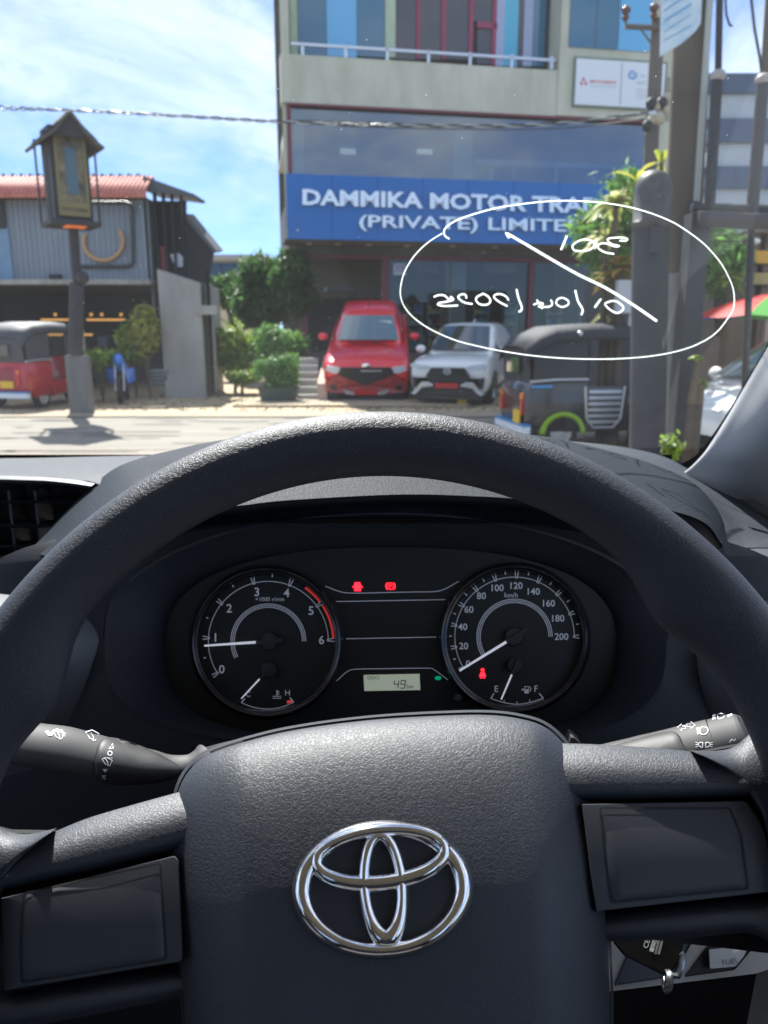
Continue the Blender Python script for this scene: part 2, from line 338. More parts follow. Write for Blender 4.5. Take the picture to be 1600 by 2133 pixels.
# black slabs added behind the seams so the gaps read as dark shade
for nm, pts in (('seam_shade_slab', [(-140, 1700), (0, 1735), (122, 1737), (420, 1645), (420, 2060), (200, 2100), (-140, 2140)]), ('seam_shade_slab', [(1170, 1560), (1440, 1572), (1560, 1550), (1700, 1460), (1720, 2000), (1250, 1945)])):
    g = G(); P = [wl(x, y, -.040) for x, y in pts]; g.prism(P, EZ * -.012); g.make(nm, m_blk, sw, 0)
def cprof(t, k=4., q=.5): return max(0., 1 - abs(2 * t - 1) ** k) ** q
def cushion(name, top, bot, n0, h, m, nu=70, nv=26, kv=3., qv=.55, ku=14., skirt=.022, tiltv=0., lo=True, hi=True, pad0=0., pad1=0., skew=1.):
    T = spl([(a, b, 0) for a, b in top], nu); B = spl([(a, b, 0) for a, b in bot], nu); rows = []
    vs = [(1 - cos(pi * k / (nv - 1))) / 2 for k in range(nv)]
    po = lambda i: pad0 * (1 - i / (nu - 1)) ** 2.5 + pad1 * (i / (nu - 1)) ** 2.5
    first = [wl(p.x, p.y, n0 - skirt + po(i) - tiltv * .5) for i, p in enumerate(T)]; rows.append(first)
    for v in vs:
        r = []
        for i in range(nu):
            u = i / (nu - 1); p = T[i].lerp(B[i], v); r.append(wl(p.x, p.y, n0 + pad0 * (1 - u) ** 2.5 + pad1 * u ** 2.5 + h * cprof(v ** skew, kv, qv) * ((1 if not lo else cprof(min(u, .5), ku, .5)) * (1 if not hi else cprof(max(u, .5), ku, .5))) + tiltv * (v - .5)))
        rows.append(r)
    rows.append([wl(p.x, p.y, n0 - skirt + po(i)) for i, p in enumerate(B)])
    return G().grid(rows).make(name, m, sw, 50)
cushion('upper_spoke', [(92, 1742), (122, 1729), (184, 1704), (275, 1677), (380, 1648), (440, 1632)], [(-25, 1862), (12, 1853), (122, 1829), (245, 1801), (355, 1772), (420, 1756)], -.022, .010, m_pad, kv=2.6, tiltv=.006, skew=1.5, lo=False, hi=False, pad1=-.005)
cushion('upper_spoke', [(1160, 1548), (1255, 1551), (1349, 1557), (1438, 1565), (1480, 1572)], [(1160, 1668), (1349, 1665), (1480, 1661), (1555, 1659), (1600, 1658)], -.022, .010, m_pad, kv=2.6, tiltv=.006, skew=1.5, lo=False, hi=False, pad0=-.005)
cushion('rim_root', [(-130, 1600), (-60, 1680), (0, 1722), (30, 1735), (61, 1737), (90, 1732), (118, 1725)], [(-130, 1980), (-40, 1920), (4, 1862), (20, 1829), (45, 1790), (74, 1762), (114, 1728)], -.0235, .0105, m_pad, kv=2.6, tiltv=.007, skew=1.5, lo=False, ku=30)
cushion('rim_root', [(1434, 1563), (1490, 1564), (1528, 1556), (1560, 1530), (1630, 1470), (1740, 1400)], [(1444, 1566), (1478, 1583), (1527, 1617), (1562, 1660), (1588, 1712), (1615, 1800), (1760, 1900)], -.0235, .0105, m_pad, kv=2.6, tiltv=.007, skew=1.5, hi=False, ku=30)
def panel(name, outl, n, h, m, chamfer=.0025, par=None, inset=.982):
    P = spl([(a, b, 0) for a, b in outl], 96, True); cx = sum(p.x for p in P) / len(P); cy = sum(p.y for p in P) / len(P)
    rows = []
    yt = min(p.y for p in P); yb_ = max(p.y for p in P)
    bend = lambda y: -.006 * (1 - (y - yt) / (yb_ - yt)) ** 2 
    for s, dn in ((1.0, -.012), (1.0, 0), (1 - (1 - inset) * .3, chamfer * .75), (inset, chamfer), (.8, chamfer + h * .36), (.6, chamfer + h * .64), (.4, chamfer + h * .84), (.2, chamfer + h * .96), (0.0, chamfer + h)):
        rows.append([wl(cx + (p.x - cx) * s, cy + (p.y - cy) * s, n + dn + bend(cy + (p.y - cy) * s)) for p in P])
    return G().grid(rows, cu=True).make(name, m, par or sw, 50)
def rq(pts, r=10):
    """rounded polygon: two points close to every corner"""
    o = []; n = len(pts)
    for i in range(n):
        a, b, c = V(pts[i - 1]), V(pts[i]), V(pts[(i + 1) % n])
        da = (a - b).normalized(); dc = (c - b).normalized()
        for t in (1, .45): o.append(b + da * r * t)
        for t in (.45, 1): o.append(b + dc * r * t)
        m = (c - b).length
        for k in (1, 2, 3): o.append(b + (c - b) * k / 4)
    return [(p.x, p.y) for p in o]
panel('switch_panel', rq([(2, 1871), (366, 1782), (373, 1792), (382, 1995), (378, 2003), (9, 2064)], 6), -.0085, .0003, m_pla, inset=.985)
panel('switch_panel', rq([(1212, 1675), (1555, 1668), (1584, 1712), (1600, 1760), (1606, 1858), (1241, 1899)], 6), -.0085, .0003, m_pla, inset=.985)
panel('blank_cover', rq([(52, 1862), (333, 1801), (345, 1997), (46, 2046), (43, 1990), (47, 1900)], 9), -.0068, .0003, m_pla, .0012, inset=.982)
panel('blank_cover', rq([(1251, 1685), (1520, 1685), (1543, 1740), (1558, 1850), (1275, 1879)], 9), -.0068, .0003, m_pla, .0012, inset=.982)
cushion('lower_spoke', [(-120, 2090), (9, 2070), (180, 2041), (367, 2011), (400, 2006)], [(-120, 2170), (60, 2140), (144, 2123), (260, 2101), (400, 2072)], -.018, .011, m_pad, kv=2.6, skew=1.3, hi=False, pad1=-.012)
cushion('lower_spoke', [(1225, 1902), (1400, 1883), (1600, 1866), (1740, 1850)], [(1225, 1963), (1422, 1955), (1507, 1947), (1560, 1945), (1610, 1968), (1740, 2060)], -.018, .011, m_pad, kv=2.6, skew=1.3, lo=False, pad0=-.012)
for q in [o for o in D.objects if o.name.startswith('blank_cover')]:
    pj = cast_proj(D.objects[q.name.replace('blank_cover', 'switch_panel')], .3); left = q.name == 'blank_cover'
    ol = rq([(51, 1860), (334, 1799), (346, 1999), (45, 2048), (42, 1990), (46, 1899)], 9) if left else rq([(1250, 1683), (1521, 1683), (1545, 1740), (1560, 1852), (1274, 1881)], 9)
    g = G(); ribbon(g, ol + [ol[0]], 3.4, pj, .0004, smooth=False); g.make('gap_shade_line', m_blk, sw, 0)  # black ribbon laid on the panel, painting the shade of a gap
# airbag pad
padout = [(392, 2190), (381, 2077), (366, 1930), (358, 1800), (360, 1720), (371, 1650), (397, 1602), (442, 1568), (540, 1537), (630, 1518), (750, 1502), (870, 1493), (1010, 1489), (1092, 1499), (1142, 1519), (1182, 1560), (1210, 1613), (1229, 1683), (1247, 1789), (1259, 1883), (1267, 1989), (1271, 2120), (1262, 2240), (1200, 2330), (830, 2370), (480, 2330), (405, 2260)]
PO = spl([(a, b, 0) for a, b in padout], 200, True)
pc = V((815, 1880, 0)); rows = []
ks = [1.0, 1.0, .997, .99, .98, .965, .945, .92, .89, .85, .8, .75, .7, .65, .6, .55, .5, .45, .4, .35, .3, .25, .2, .15, .1, .05, .0]
btop = wb(wl(815, 1490)); bemb = wb(wl(815, 1880))
for i, k in enumerate(ks):
    r = []
    for p in PO:
        q = pc + (p - pc) * k
        n = -.012 + (.020 * max(0, 1 - k ** 6) ** .5 if i else -.03)
        w0 = wl(q.x, q.y, 0); b = wb(w0); s = (b - bemb + .018) / (btop - bemb)
        sq = max(0, b - bemb + .025); n -= 2.2 * sq * sq
        if s < -.3: n -= .004 * (s + .3) ** 2
        # slight crease running down both flanks
        ax = abs(q.x - 815 - (q.y - 1700) * .04) / 400
        n -= .006 * max(0, ax - .78) / .22
        r.append(wl(q.x, q.y, n))
    rows.append(r)
pad = G().grid(rows, cu=True).make('airbag_cover', m_pad, sw, 60)
bk = []
for dn, sc in ((-.055, 1.0), (-.028, 1.012), (-.024, 1.0)):
    bk.append([wl(815 + (p.x - 815) * sc * 1.004, 1900 + (p.y - 1900) * sc * 1.005 - 3, dn - (.016 if p.y < 1700 else .004)) for p in PO])
G().grid(bk, cu=True).make('pad_backing', m_pla, sw, 60)
# emblem
pproj = cast_proj(pad)
def epx(cx, cy, rx, ry, a, n=72):
    o = []
    for k in range(n):
        t = 2 * pi * k / n; x, y = rx * cos(t), -ry * sin(t); c, s = cos(radians(a)), sin(radians(a)); o.append((cx + x * c - y * s, cy + x * s + y * c))
    return o
em0 = pproj(797, 1853); en = ((pproj(797, 1960) - pproj(797, 1740)).cross(pproj(950, 1853) - pproj(640, 1853))).normalized()
if en.dot(EZ) < 0: en = -en
ep = plane_proj(em0 + en * .0005, en)
recess = epx(797, 1854, 184, 141, -3)
g = G(); g.grid([[ep(797 + (x - 797) * s, 1854 + (y - 1854) * s, o) for x, y in recess] for s, o in ((1.03, -.010), (1.025, .0012), (1.0, .0018), (.97, .0006), (0.0, .0006))], cu=True).make('emblem_base', m_pla, sw, 40)
def band(g, pts, wf, h):
    n = len(pts); rows = []
    for i in range(n):
        a = V((*pts[i - 1], 0)); b = V((*pts[(i + 1) % n], 0)); t = (b - a).normalized(); nn = V((-t.y, t.x, 0)); wv = wf(i / n) / 2; c = V((*pts[i], 0)); r = []
        for k in range(13):
            th = pi * k / 12; r.append(ep(c.x + nn.x * wv * cos(th), c.y + nn.y * wv * cos(th), .0006 + h * max(0, sin(th)) ** .8))
        rows.append(r)
    g.grid(rows, cv=True)
g = G(); band(g, epx(797, 1853, 168, 127, -3, 96), lambda t: 31 + 7 * abs(cos(2 * pi * t)), .0042); g.make('emblem_ring', m_chrome, sw, 60, label='chrome outer ellipse')
g = G(); band(g, epx(793, 1784, 134, 55, -6, 96), lambda t: 31 + 12 * max(0, -sin(2 * pi * t)), .0050); g.make('emblem_ring', m_chrome, sw, 60, label='chrome horizontal ellipse')
g = G(); band(g, epx(798, 1848, 39, 107, -4, 96), lambda t: 28 + 20 * max(0, -sin(2 * pi * t)) ** 3, .0048); g.make('emblem_ring', m_chrome, sw, 60, label='chrome vertical ellipse')
# hub behind the pad down to the column
G().tube([WC - EZ * .05 - EY * .02, WC - EZ * .16 - EY * .02], .045, 24).make('hub', m_pla, sw, 40)

# ---- column stalks
def zf(px, py, Y): d = ray(px, py); return Y / d.y * 1.0   # scale metres per unit ray
def stalk(path, asp):
    P = [at(a, b, Y) for a, b, h, Y in path]; hs = [h * Y / (ray(a, b).y * FP) for a, b, h, Y in path]
    n = 60; Q = spl(P, n); cum = [0.]
    for a, b in zip(P, P[1:]): cum.append(cum[-1] + (b - a).length)
    def r(t):
        s = t * cum[-1]
        for i in range(len(cum) - 1):
            if s <= cum[i + 1] + 1e-9:
                f = (s - cum[i]) / (cum[i + 1] - cum[i]); f = f * f * (3 - 2 * f) if abs(hs[i] - hs[i + 1]) > .003 else f
                return hs[i] * (1 - f) + hs[i + 1] * f
        return hs[-1]
    return G().tube(Q, r, 32, asp=asp, up=(0, -.3, 1))
def icon(name, proj, par, fn, m=m_white):
    g = G(); fn(g, proj); o = g.make(name, m, par, 0); return o
ws = thing('wiper_stalk', 'grey wiper stalk with white wiper icons left of the steering column', 'stalk', at(420, 1580, .41))
o = stalk([(-60, 1520, 48, .385), (40, 1546, 51, .385), (130, 1560, 54, .388), (230, 1583, 50, .392), (310, 1597, 41, .396), (365, 1598, 29, .40), (395, 1593, 25, .402), (415, 1586, 30, .404), (428, 1580, 37, .406), (432, 1578, 37, .407)], .62).make('lever', m_stalk, ws, 60)
kp = cast_proj(o, .38)
knob = spl([(213, 1540, 0), (240, 1537, 0), (300, 1556, 0), (350, 1580, 0), (378, 1600, 0), (370, 1618, 0), (320, 1632, 0), (250, 1636, 0), (208, 1632, 0), (196, 1600, 0), (200, 1565, 0)], 60, True)
kc = V((275, 1592, 0)); g = G(); g.grid([[kp(kc.x + (p.x - kc.x) * s, kc.y + (p.y - kc.y) * s, o2) for p in knob] for s, o2 in ((1.0, -.001), (.99, .0012), (.95, .0024), (.85, .003), (.6, .0034), (.3, .0036), (0, .0036))], cu=True)
kb = g.make('rotary_switch', m_stalk2, ws, 60); kpj = cast_proj(kb, .38)
G().tube([at(428, 1579, .407), at(470, 1567, .42), at(520, 1556, .44)], .006, 12).make('shaft', m_blk, ws)
def wip(g, pj, x, y, s, fan=False):
    ribbon(g, [(x - 14 * s, y - 8 * s), (x, y - 12 * s), (x + 15 * s, y - 4 * s), (x + 7 * s, y + 11 * s), (x - 5 * s, y + 6 * s), (x - 14 * s, y - 8 * s)], 1.5, pj, .0004, smooth=False)
    ribbon(g, [(x - 6 * s, y - 11 * s), (x + 3 * s, y + 3 * s), (x + 2 * s, y + 12 * s)], 1.6, pj, .0004, smooth=False)
def ic_l(g, pj):
    wip(g, pj, 122, 1530, .85); wip(g, pj, 192, 1532, .95)
    for a, b in ((112, 1524), (119, 1521), (127, 1523), (133, 1530)): ribbon(g, arc_px(a, b, 3.4, 0, 330, 8), 1.1, pj, .0004, smooth=False)
    g.add([pj(a, b, .0004) for a, b in ((93, 1524), (100, 1521), (104, 1526), (108, 1523), (109, 1532), (101, 1533))], [(0, 1, 2, 3, 4, 5)])
icon('wiper_symbols', kp, ws, ic_l)
def ic_k(g, pj):
    ribbon(g, [(227, 1560), (236, 1558), (235, 1549), (227, 1560)], 1.8, pj, .0003, smooth=False)
    ribbon(g, arc_px(229, 1569, 4.5, 0, 360, 16), 2, pj, .0003, smooth=False)
    wip(g, pj, 223, 1587, .75)
    for x in (216, 221, 226, 231): ribbon(g, [(x, 1578), (x + 3, 1579)], 1.6, pj, .0003, smooth=False)
    g.add([pj(a, b, .0003) for a, b in ((213, 1602), (225, 1602), (219, 1609))], [(0, 1, 2)])
    g.add([pj(a, b, .0003) for a, b in ((211, 1615), (222, 1615), (216, 1621))], [(0, 1, 2)])
    g.add([pj(a, b, .0003) for a, b in ((211, 1621), (222, 1621), (216, 1627))], [(0, 1, 2)])
icon('speed_symbols', kpj, ws, ic_k)

ls = thing('light_stalk', 'grey headlamp stalk with white lamp icons right of the steering column', 'stalk', at(1210, 1545, .42))
o = stalk([(1150, 1598, 30, .43), (1200, 1592, 34, .428), (1260, 1583, 38, .424), (1340, 1572, 47, .418), (1420, 1557, 51, .412), (1485, 1541, 50, .408)], .62).make('lever', m_stalk, ls, 60)
lp = cast_proj(o, .41)
o2 = stalk([(1487, 1541, 50, .4078), (1520, 1533, 51, .4055), (1540, 1528, 50, .404), (1549, 1526, 44, .4035), (1552, 1525, 30, .403)], .62).make('end_switch', m_stalk, ls, 60); lp2 = cast_proj(o2, .40)
kk = spl([(1262, 1562, 0), (1330, 1538, 0), (1390, 1524, 0), (1412, 1528, 0), (1424, 1550, 0), (1432, 1580, 0), (1340, 1600, 0), (1262, 1600, 0)], 50, True); kc = V((1350, 1570, 0))
G().grid([[lp(kc.x + (p.x - kc.x) * s, kc.y + (p.y - kc.y) * s, q) for p in kk] for s, q in ((1.0, -.001), (.99, .0008), (.95, .0018), (.7, .0022), (.3, .0024), (0, .0024))], cu=True).make('paddle', m_stalk2, ls, 60)
def ic_r(g, pj):
    for sx, cx in ((-1, 1420), (1, 1439)):
        y = 1515 - (cx - 1420) * .25
        ribbon(g, [(cx - 8 * sx, y - 3), (cx, y - 3), (cx, y - 7), (cx + 9 * sx, y), (cx, y + 7), (cx, y + 3), (cx - 8 * sx, y + 3), (cx - 8 * sx, y - 3)], 1.2, pj, .0004, smooth=False)
    ribbon(g, [(1462, 1514), (1472, 1515), (1475, 1522), (1470, 1529), (1460, 1529), (1458, 1521), (1462, 1514)], 1.4, pj, .0004)
    for k in range(5): ribbon(g, [(1451 + k * .4, 1517 + k * 3), (1457, 1516 + k * 3)], 1.5, pj, .0004, smooth=False)
    for sx, cx in ((-1, 1460), (1, 1474)):
        ribbon(g, [(cx - 4 * sx, 1546), (cx + 4 * sx, 1547), (cx + 5 * sx, 1552), (cx - 3 * sx, 1557), (cx - 4 * sx, 1546)][::sx], 1.8, pj, .0004)
        for k in (-5, 0, 5): ribbon(g, [(cx + 6 * sx, 1551 + k * .7), (cx + 11 * sx, 1551 + k)], 1.4, pj, .0004, smooth=False)
icon('lamp_symbols', lp, ls, ic_r)
def ic_r2(g, pj):
    for k in range(5): ribbon(g, [(1484, 1490 + k * 2.1), (1491, 1488 + k * 2.1)], 1.3, pj, .0004, smooth=False)
    ribbon(g, [(1495, 1488), (1503, 1486), (1510, 1489), (1505, 1495), (1496, 1497), (1495, 1488)], 1.8, pj, .0004)
    g.add([pj(a, b, .0004) for a, b in ((1514, 1490), (1524, 1486), (1526, 1489), (1517, 1494))], [(0, 1, 2, 3)])
    ribbon(g, [(1520, 1546), (1524, 1540), (1530, 1543), (1532, 1539)], 1.6, pj, .0004, smooth=False)
icon('switch_symbols', lp2, ls, ic_r2)
G().prism([at(1186, 1548, .432), at(1190, 1536, .432), at(1196, 1537, .432), at(1210, 1549, .432)], V((0, .01, 0))).make('collar', m_stalk, ls)

# ---- instrument cluster
CLP = at(815, 1330, .545); CN = V((0, -cos(radians(19)), sin(radians(19)))); cl = plane_proj(CLP, CN)
ic = thing('instrument_cluster', 'dark instrument cluster with two round gauges and odometer showing 49 km', 'instrument cluster', CLP)
def sup(cx, cy, rx, rt, rb, nt_=2.4, nb=3.3, n=120):
    o = []
    for k in range(n):
        t = 2 * pi * k / n; c, s = cos(t), sin(t); e = nt_ if s > 0 else nb
        r = (abs(c) ** e + abs(s) ** e) ** (-1 / e); o.append((cx + rx * r * c, cy - (rt if s > 0 else rb) * r * s))
    return o
boff = lambda y: .012 + .045 * min(1, max(0, (y - 1085) / 330)) ** 1.1
oo = sup(803, 1325, 585, 252, 225); oi = sup(815, 1335, 470, 195, 200)
rows = []
for k in range(9):
    t = k / 8; e = 1 - (1 - t) ** 1.8
    rows.append([cl(a[0] * (1 - e) + b[0] * e, a[1] * (1 - e) + b[1] * e, boff(a[1]) * (1 - t) ** 1.3 + .001) for a, b in zip(oo, oi)])
G().grid(rows, cu=True).make('bowl', m_dpl, ic, 60)
G().add([cl(x, y, .001) for x, y in sup(815, 1335, 472, 197, 202)], [tuple(range(120))]).make('face_plate', m_face, ic, 0)
m_ring = mat('gauge_ring_black', (.012, .013, .016), .22, coat=.4)
def dial(cx, cy, R, label):
    gd = G(); n = 96
    prof = [(R + 12, .001), (R + 8, .010), (R + 4, .013), (R + 1, .0125), (R - 2, .008), (R - 6, .0075), (R - 8, .004), (R - 10, .0015)]
    gd.grid([[cl(cx + r * cos(2 * pi * k / n), cy + r * sin(2 * pi * k / n), o) for k in range(n)] for r, o in prof], cu=True)
    d = gd.make('gauge', m_ring, ic, 40, label=label)
    G().add([cl(cx + (R - 5) * cos(2 * pi * k / n), cy + (R - 5) * sin(2 * pi * k / n), .0015) for k in range(n)], [tuple(range(n))]).make('gauge_face', m_face, d, 0)
    return d
m_red = mat('print_red', (.45, .03, .03), .5, emit=.25)
m_hub = mat('needle_hub', (.020, .023, .026), .45)
m_ndl = mat('needle_white', (.75, .77, .85), .5, emit=.12)
def ticks(g, cx, cy, r, angs, ln=14):
    for a in angs:
        c, s = cos(radians(a)), sin(radians(a)); p = (-s, -c)
        x0, y0, x1, y1 = cx + (r - 3) * c, cy - (r - 3) * s, cx + (r + ln - 2) * c, cy - (r + ln - 2) * s
        for d in (-1, 1): ribbon(g, [(x0 + p[0] * 1.2 * d, y0 + p[1] * 1.2 * d), (x1 + p[0] * 3.4 * d, y1 + p[1] * 3.4 * d)], 1.9, cl, .0022, smooth=False)
def dots(g, cx, cy, r, angs):
    for a in angs:
        c, s = cos(radians(a)), sin(radians(a)); ribbon(g, [(cx + r * c, cy - r * s), (cx + (r + 5) * c, cy - (r + 5) * s)], 2.4, cl, .0022, smooth=False)
def needle(par, cx, cy, x1, y1, tx, ty, wpx, rhub, split):
    g = G(); g.grid([[cl(cx + r * cos(2 * pi * k / 24), cy + r * sin(2 * pi * k / 24), o) for k in range(24)] for r, o in ((rhub, .002), (rhub, .007), (rhub - 2, .0078), (0, .0078))], cu=True); hb = g.make('needle_hub', m_hub, par, 40)
    sx, sy = cx + (x1 - cx) * split, cy + (y1 - cy) * split
    g = G(); d = V((x1 - sx, y1 - sy, 0)).normalized(); q = V((-d.y, d.x, 0)) * wpx / 2
    P = [cl(sx + q.x, sy + q.y, .0085), cl(x1 + q.x * .7, y1 + q.y * .7, .0085), cl(x1 - q.x * .7, y1 - q.y * .7, .0085), cl(sx - q.x, sy - q.y, .0085)]; g.prism(P, CN * .0008); g.make('needle', m_ndl, par, 0)
    g = G(); q = q * 1.7; P = [cl(sx + q.x, sy + q.y, .0083), cl(sx - q.x, sy - q.y, .0083), cl(tx - q.x * .8, ty - q.y * .8, .0083), cl(tx + q.x * .8, ty + q.y * .8, .0083)]; g.prism(P, CN * .0018); g.make('needle_tail', m_hub, par, 0)
ta = dial(555, 1338, 150, 'left gauge counting engine revs with a red zone')
tang = [212, 176.8, 141, 104, 69.3, 35.8, 1.3]
g = G(); ribbon(g, arc_px(559, 1336, 125, 212, 0, 70), 1.5, cl, .0021, smooth=False); ticks(g, 559, 1336, 125, tang)
dots(g, 559, 1336, 134, [194.5, 159, 122.5, 86.5]); [ribbon(g, arc_px(559, 1336, r, 207, 0, 50), 1.5, cl, .0021, smooth=False) for r in (71, 74.5, 78)]
for s, x, y in zip('0123456', (462, 449, 477.5, 535, 597, 648, 670), (1394, 1328, 1267, 1233, 1235, 1272, 1333)): text_on(g, s, x, y, 18, cl, bold=.012, off=.0021)
text_on(g, '×1000 r/min', 562, 1248, 8.5, cl, off=.0021)
ribbon(g, [(503, 1464), (527, 1473), (557, 1477), (587, 1473), (612, 1463)], 1.5, cl, .0021); ribbon(g, [(503, 1464), (510, 1455)], 2.2, cl, .0021, smooth=False); ribbon(g, [(612, 1463), (604, 1453)], 2.2, cl, .0021, smooth=False)
text_on(g, 'C', 517, 1446, 11, cl, off=.0021); text_on(g, 'H', 599, 1443, 11.5, cl, off=.0021)
ribbon(g, [(577, 1438), (577, 1449)], 2.4, cl, .0021, smooth=False)
for y in (1440, 1443, 1446): ribbon(g, [(577, y), (582, y)], 1.3, cl, .0021, smooth=False)
for y in (1450, 1454): ribbon(g, [(568, y), (573, y + 1), (577, y), (581, y + 1), (586, y)], 1.3, cl, .0021)
g.make('dial_print', m_gau, ta, 0)
for a0, a1 in ((55.5, 37.5), (33.5, 3)):
    g = G(); ribbon(g, arc_px(559, 1336, 136, a0, a1, 24), 5, cl, .0021, smooth=False); g.make('red_zone', m_red, ta, 0)
g = G(); ribbon(g, [(598, 1463), (608, 1460)], 6, cl, .0021, smooth=False); g.make('red_mark', m_red, ta, 0)
needle(ta, 559, 1336, 426, 1345, 588, 1333, 5.6, 19, .19); needle(ta, 558, 1396, 503, 1455, 567, 1386, 3.6, 17, .30)
sp = dial(1072, 1330, 148, 'right gauge measuring speed up to 200')
sang = [211, 189.8, 169, 148.9, 129, 108.5, 88.0, 66.9, 44.8, 22.4, 0.3]
g = G(); ribbon(g, arc_px(1072, 1326.5, 124.5, 211, 0, 70), 1.5, cl, .0021, smooth=False); ticks(g, 1072, 1326.5, 124.5, sang, 12)
dots(g, 1072, 1326.5, 131, [(a + b) / 2 for a, b in zip(sang, sang[1:])]); [ribbon(g, arc_px(1072, 1326.5, r, 211, 0, 50), 1.5, cl, .0021, smooth=False) for r in (71.5, 75, 78.5)]
for s, x, y in zip(('0', '20', '40', '60', '80', '100', '120', '140', '160', '180', '200'), (975, 966, 964, 977, 1003, 1036.8, 1076, 1112, 1143.7, 1163, 1169.8), (1382.5, 1345.6, 1305.7, 1269.6, 1241, 1224.5, 1219.8, 1232, 1256.6, 1288, 1326)): text_on(g, s, x, y, 14.2, cl, bold=.012, off=.0021)
text_on(g, 'km/h', 1065, 1239.5, 10, cl, off=.0021)
ribbon(g, [(1022.5, 1455), (1048, 1463), (1076.7, 1467), (1105, 1463), (1131.8, 1454.4)], 1.5, cl, .0021); ribbon(g, [(1022.5, 1455), (1029, 1445)], 2.2, cl, .0021, smooth=False); ribbon(g, [(1131.8, 1454.4), (1123, 1444)], 2.2, cl, .0021, smooth=False)
for x, y in ((1050, 1463), (1077, 1466), (1104, 1462)): ribbon(g, [(x, y), (x + (x - 1077) * -.03, y - 5)], 1.5, cl, .0021, smooth=False)
text_on(g, 'E', 1034.4, 1435, 13, cl, off=.0021); text_on(g, 'F', 1117, 1434.5, 13, cl, off=.0021)
g.add([cl(x, y, .0021) for x, y in ((1086, 1436.5), (1090.5, 1433.5), (1090.5, 1439.5))], [(0, 1, 2)]); ribbon(g, [(1093, 1430), (1101, 1430), (1101, 1444), (1093, 1444), (1093, 1430)], 1.6, cl, .0021, smooth=False); ribbon(g, [(1097, 1436), (1097, 1444)], 6, cl, .0021, smooth=False); ribbon(g, [(1102, 1438), (1105, 1440), (1106, 1434), (1103, 1430)], 1.4, cl, .0021, smooth=False)
g.make('dial_print', m_gau, sp, 0)
needle(sp, 1072, 1326.5, 957, 1397, 1099, 1310, 5.6, 19, .15); needle(sp, 1074, 1386.5, 1044, 1457, 1080, 1372, 3.6, 16, .26)
m_led = mat('warning_red', (1, .01, .02), .5, emit=1.5)
def lamp(par, fn, nm, m=m_led): g = G(); fn(g); return g.make(nm, m, par, 0)
def l_belt(g):
    g.add([cl(1005.4 + 3.6 * cos(t / 8 * 2 * pi), 1395.5 + 3.6 * sin(t / 8 * 2 * pi), .0023) for t in range(8)], [tuple(range(8))])
    g.add([cl(x, y, .0023) for x, y in ((1002, 1400), (1009, 1400), (1012.5, 1409), (998.5, 1409))], [(0, 1, 2, 3)]); ribbon(g, [(1001, 1409), (1002, 1413)], 2.4, cl, .0023, smooth=False); ribbon(g, [(1009, 1409), (1009, 1413)], 2.4, cl, .0023, smooth=False); ribbon(g, [(1005, 1409), (1005, 1412)], 2, cl, .0023, smooth=False)
lamp(sp, l_belt, 'warning_lamp')
def l_door(g):
    g.add([cl(x, y, .0016) for x, y in ((739, 1213), (750, 1213), (752, 1220), (752, 1231), (738, 1231), (738, 1220))], [(0, 1, 2, 3, 4, 5)]); ribbon(g, [(738, 1219), (734.5, 1224)], 1.7, cl, .0016, smooth=False); ribbon(g, [(752, 1219), (755.5, 1224)], 1.7, cl, .0016, smooth=False)
lamp(ic, l_door, 'warning_lamp')
def l_park(g):
    ribbon(g, arc_px(813.5, 1221, 6.6, 0, 360, 24), 1.6, cl, .0016, smooth=False); ribbon(g, arc_px(813.5, 1221, 9.6, 50, -50, 12), 1.7, cl, .0016, smooth=False); ribbon(g, arc_px(813.5, 1221, 9.6, 130, 230, 12), 1.7, cl, .0016, smooth=False); text_on(g, 'P', 813.7, 1221, 7.6, cl, off=.0016, bold=.02)
lamp(ic, l_park, 'warning_lamp')
g = G()
ribbon(g, [(678, 1221), (702.5, 1230.6), (723, 1235), (760, 1235.3), (812, 1234), (870, 1233), (901, 1232.5), (924, 1228), (955.6, 1211)], 1.5, cl, .0016)
ribbon(g, [(700.6, 1253), (927.5, 1249)], 1.5, cl, .0016, smooth=False); ribbon(g, [(721, 1330.6), (909, 1327)], 1.5, cl, .0016, smooth=False)
ribbon(g, [(700.6, 1419), (723, 1399.4), (742, 1394), (800, 1393), (890, 1392), (905, 1395.6), (933, 1416)], 1.5, cl, .0016); g.make('trim_line', m_gau, ic, 0)
m_lcd = mat('lcd_grey_green', (.30, .34, .27), .4, emit=.18)
g = G(); g.prism([cl(x, y, .0012) for x, y in ((757.5, 1406), (874, 1403.5), (875.5, 1437), (759, 1439))], CN * .0012); lcd = g.make('odometer_display', m_lcd, ic, 0)
m_ink = mat('lcd_ink', (.03, .035, .03), .6)
g = G(); text_on(g, 'ODO', 777.5, 1412, 7, cl, off=.0026, ang=-1, width=24)
SEG = {'4': 'bcfg', '9': 'abcdfg'}
for s, x in (('4', 826), ('9', 840)):
    yy = 1425.5
    for q in SEG[s]:
        a = {'a': ((-4, -8), (5, -8)), 'b': ((5, -8), (4, 0)), 'c': ((4, 0), (3, 8)), 'd': ((3, 8), (-6, 8)), 'f': ((-4, -8), (-5, 0)), 'g': ((-5, 0), (4, 0))}[q]
        ribbon(g, [(x + a[0][0], yy + a[0][1]), (x + a[1][0], yy + a[1][1])], 1.9, cl, .0026, smooth=False)
text_on(g, 'km', 854.5, 1430, 8, cl, off=.0026, ang=-1); g.make('display_digits', m_ink, lcd, 0)
m_grn = mat('dim_green_lamp', (.0, .25, .12), .5, emit=.25)
g = G(); g.add([cl(912.5 + 7 * cos(t / 10 * 2 * pi), 1412.5 + 4.5 * sin(t / 10 * 2 * pi), .0018) for t in range(10)], [tuple(range(10))]); g.make('indicator_lamp', m_grn, ic, 0)
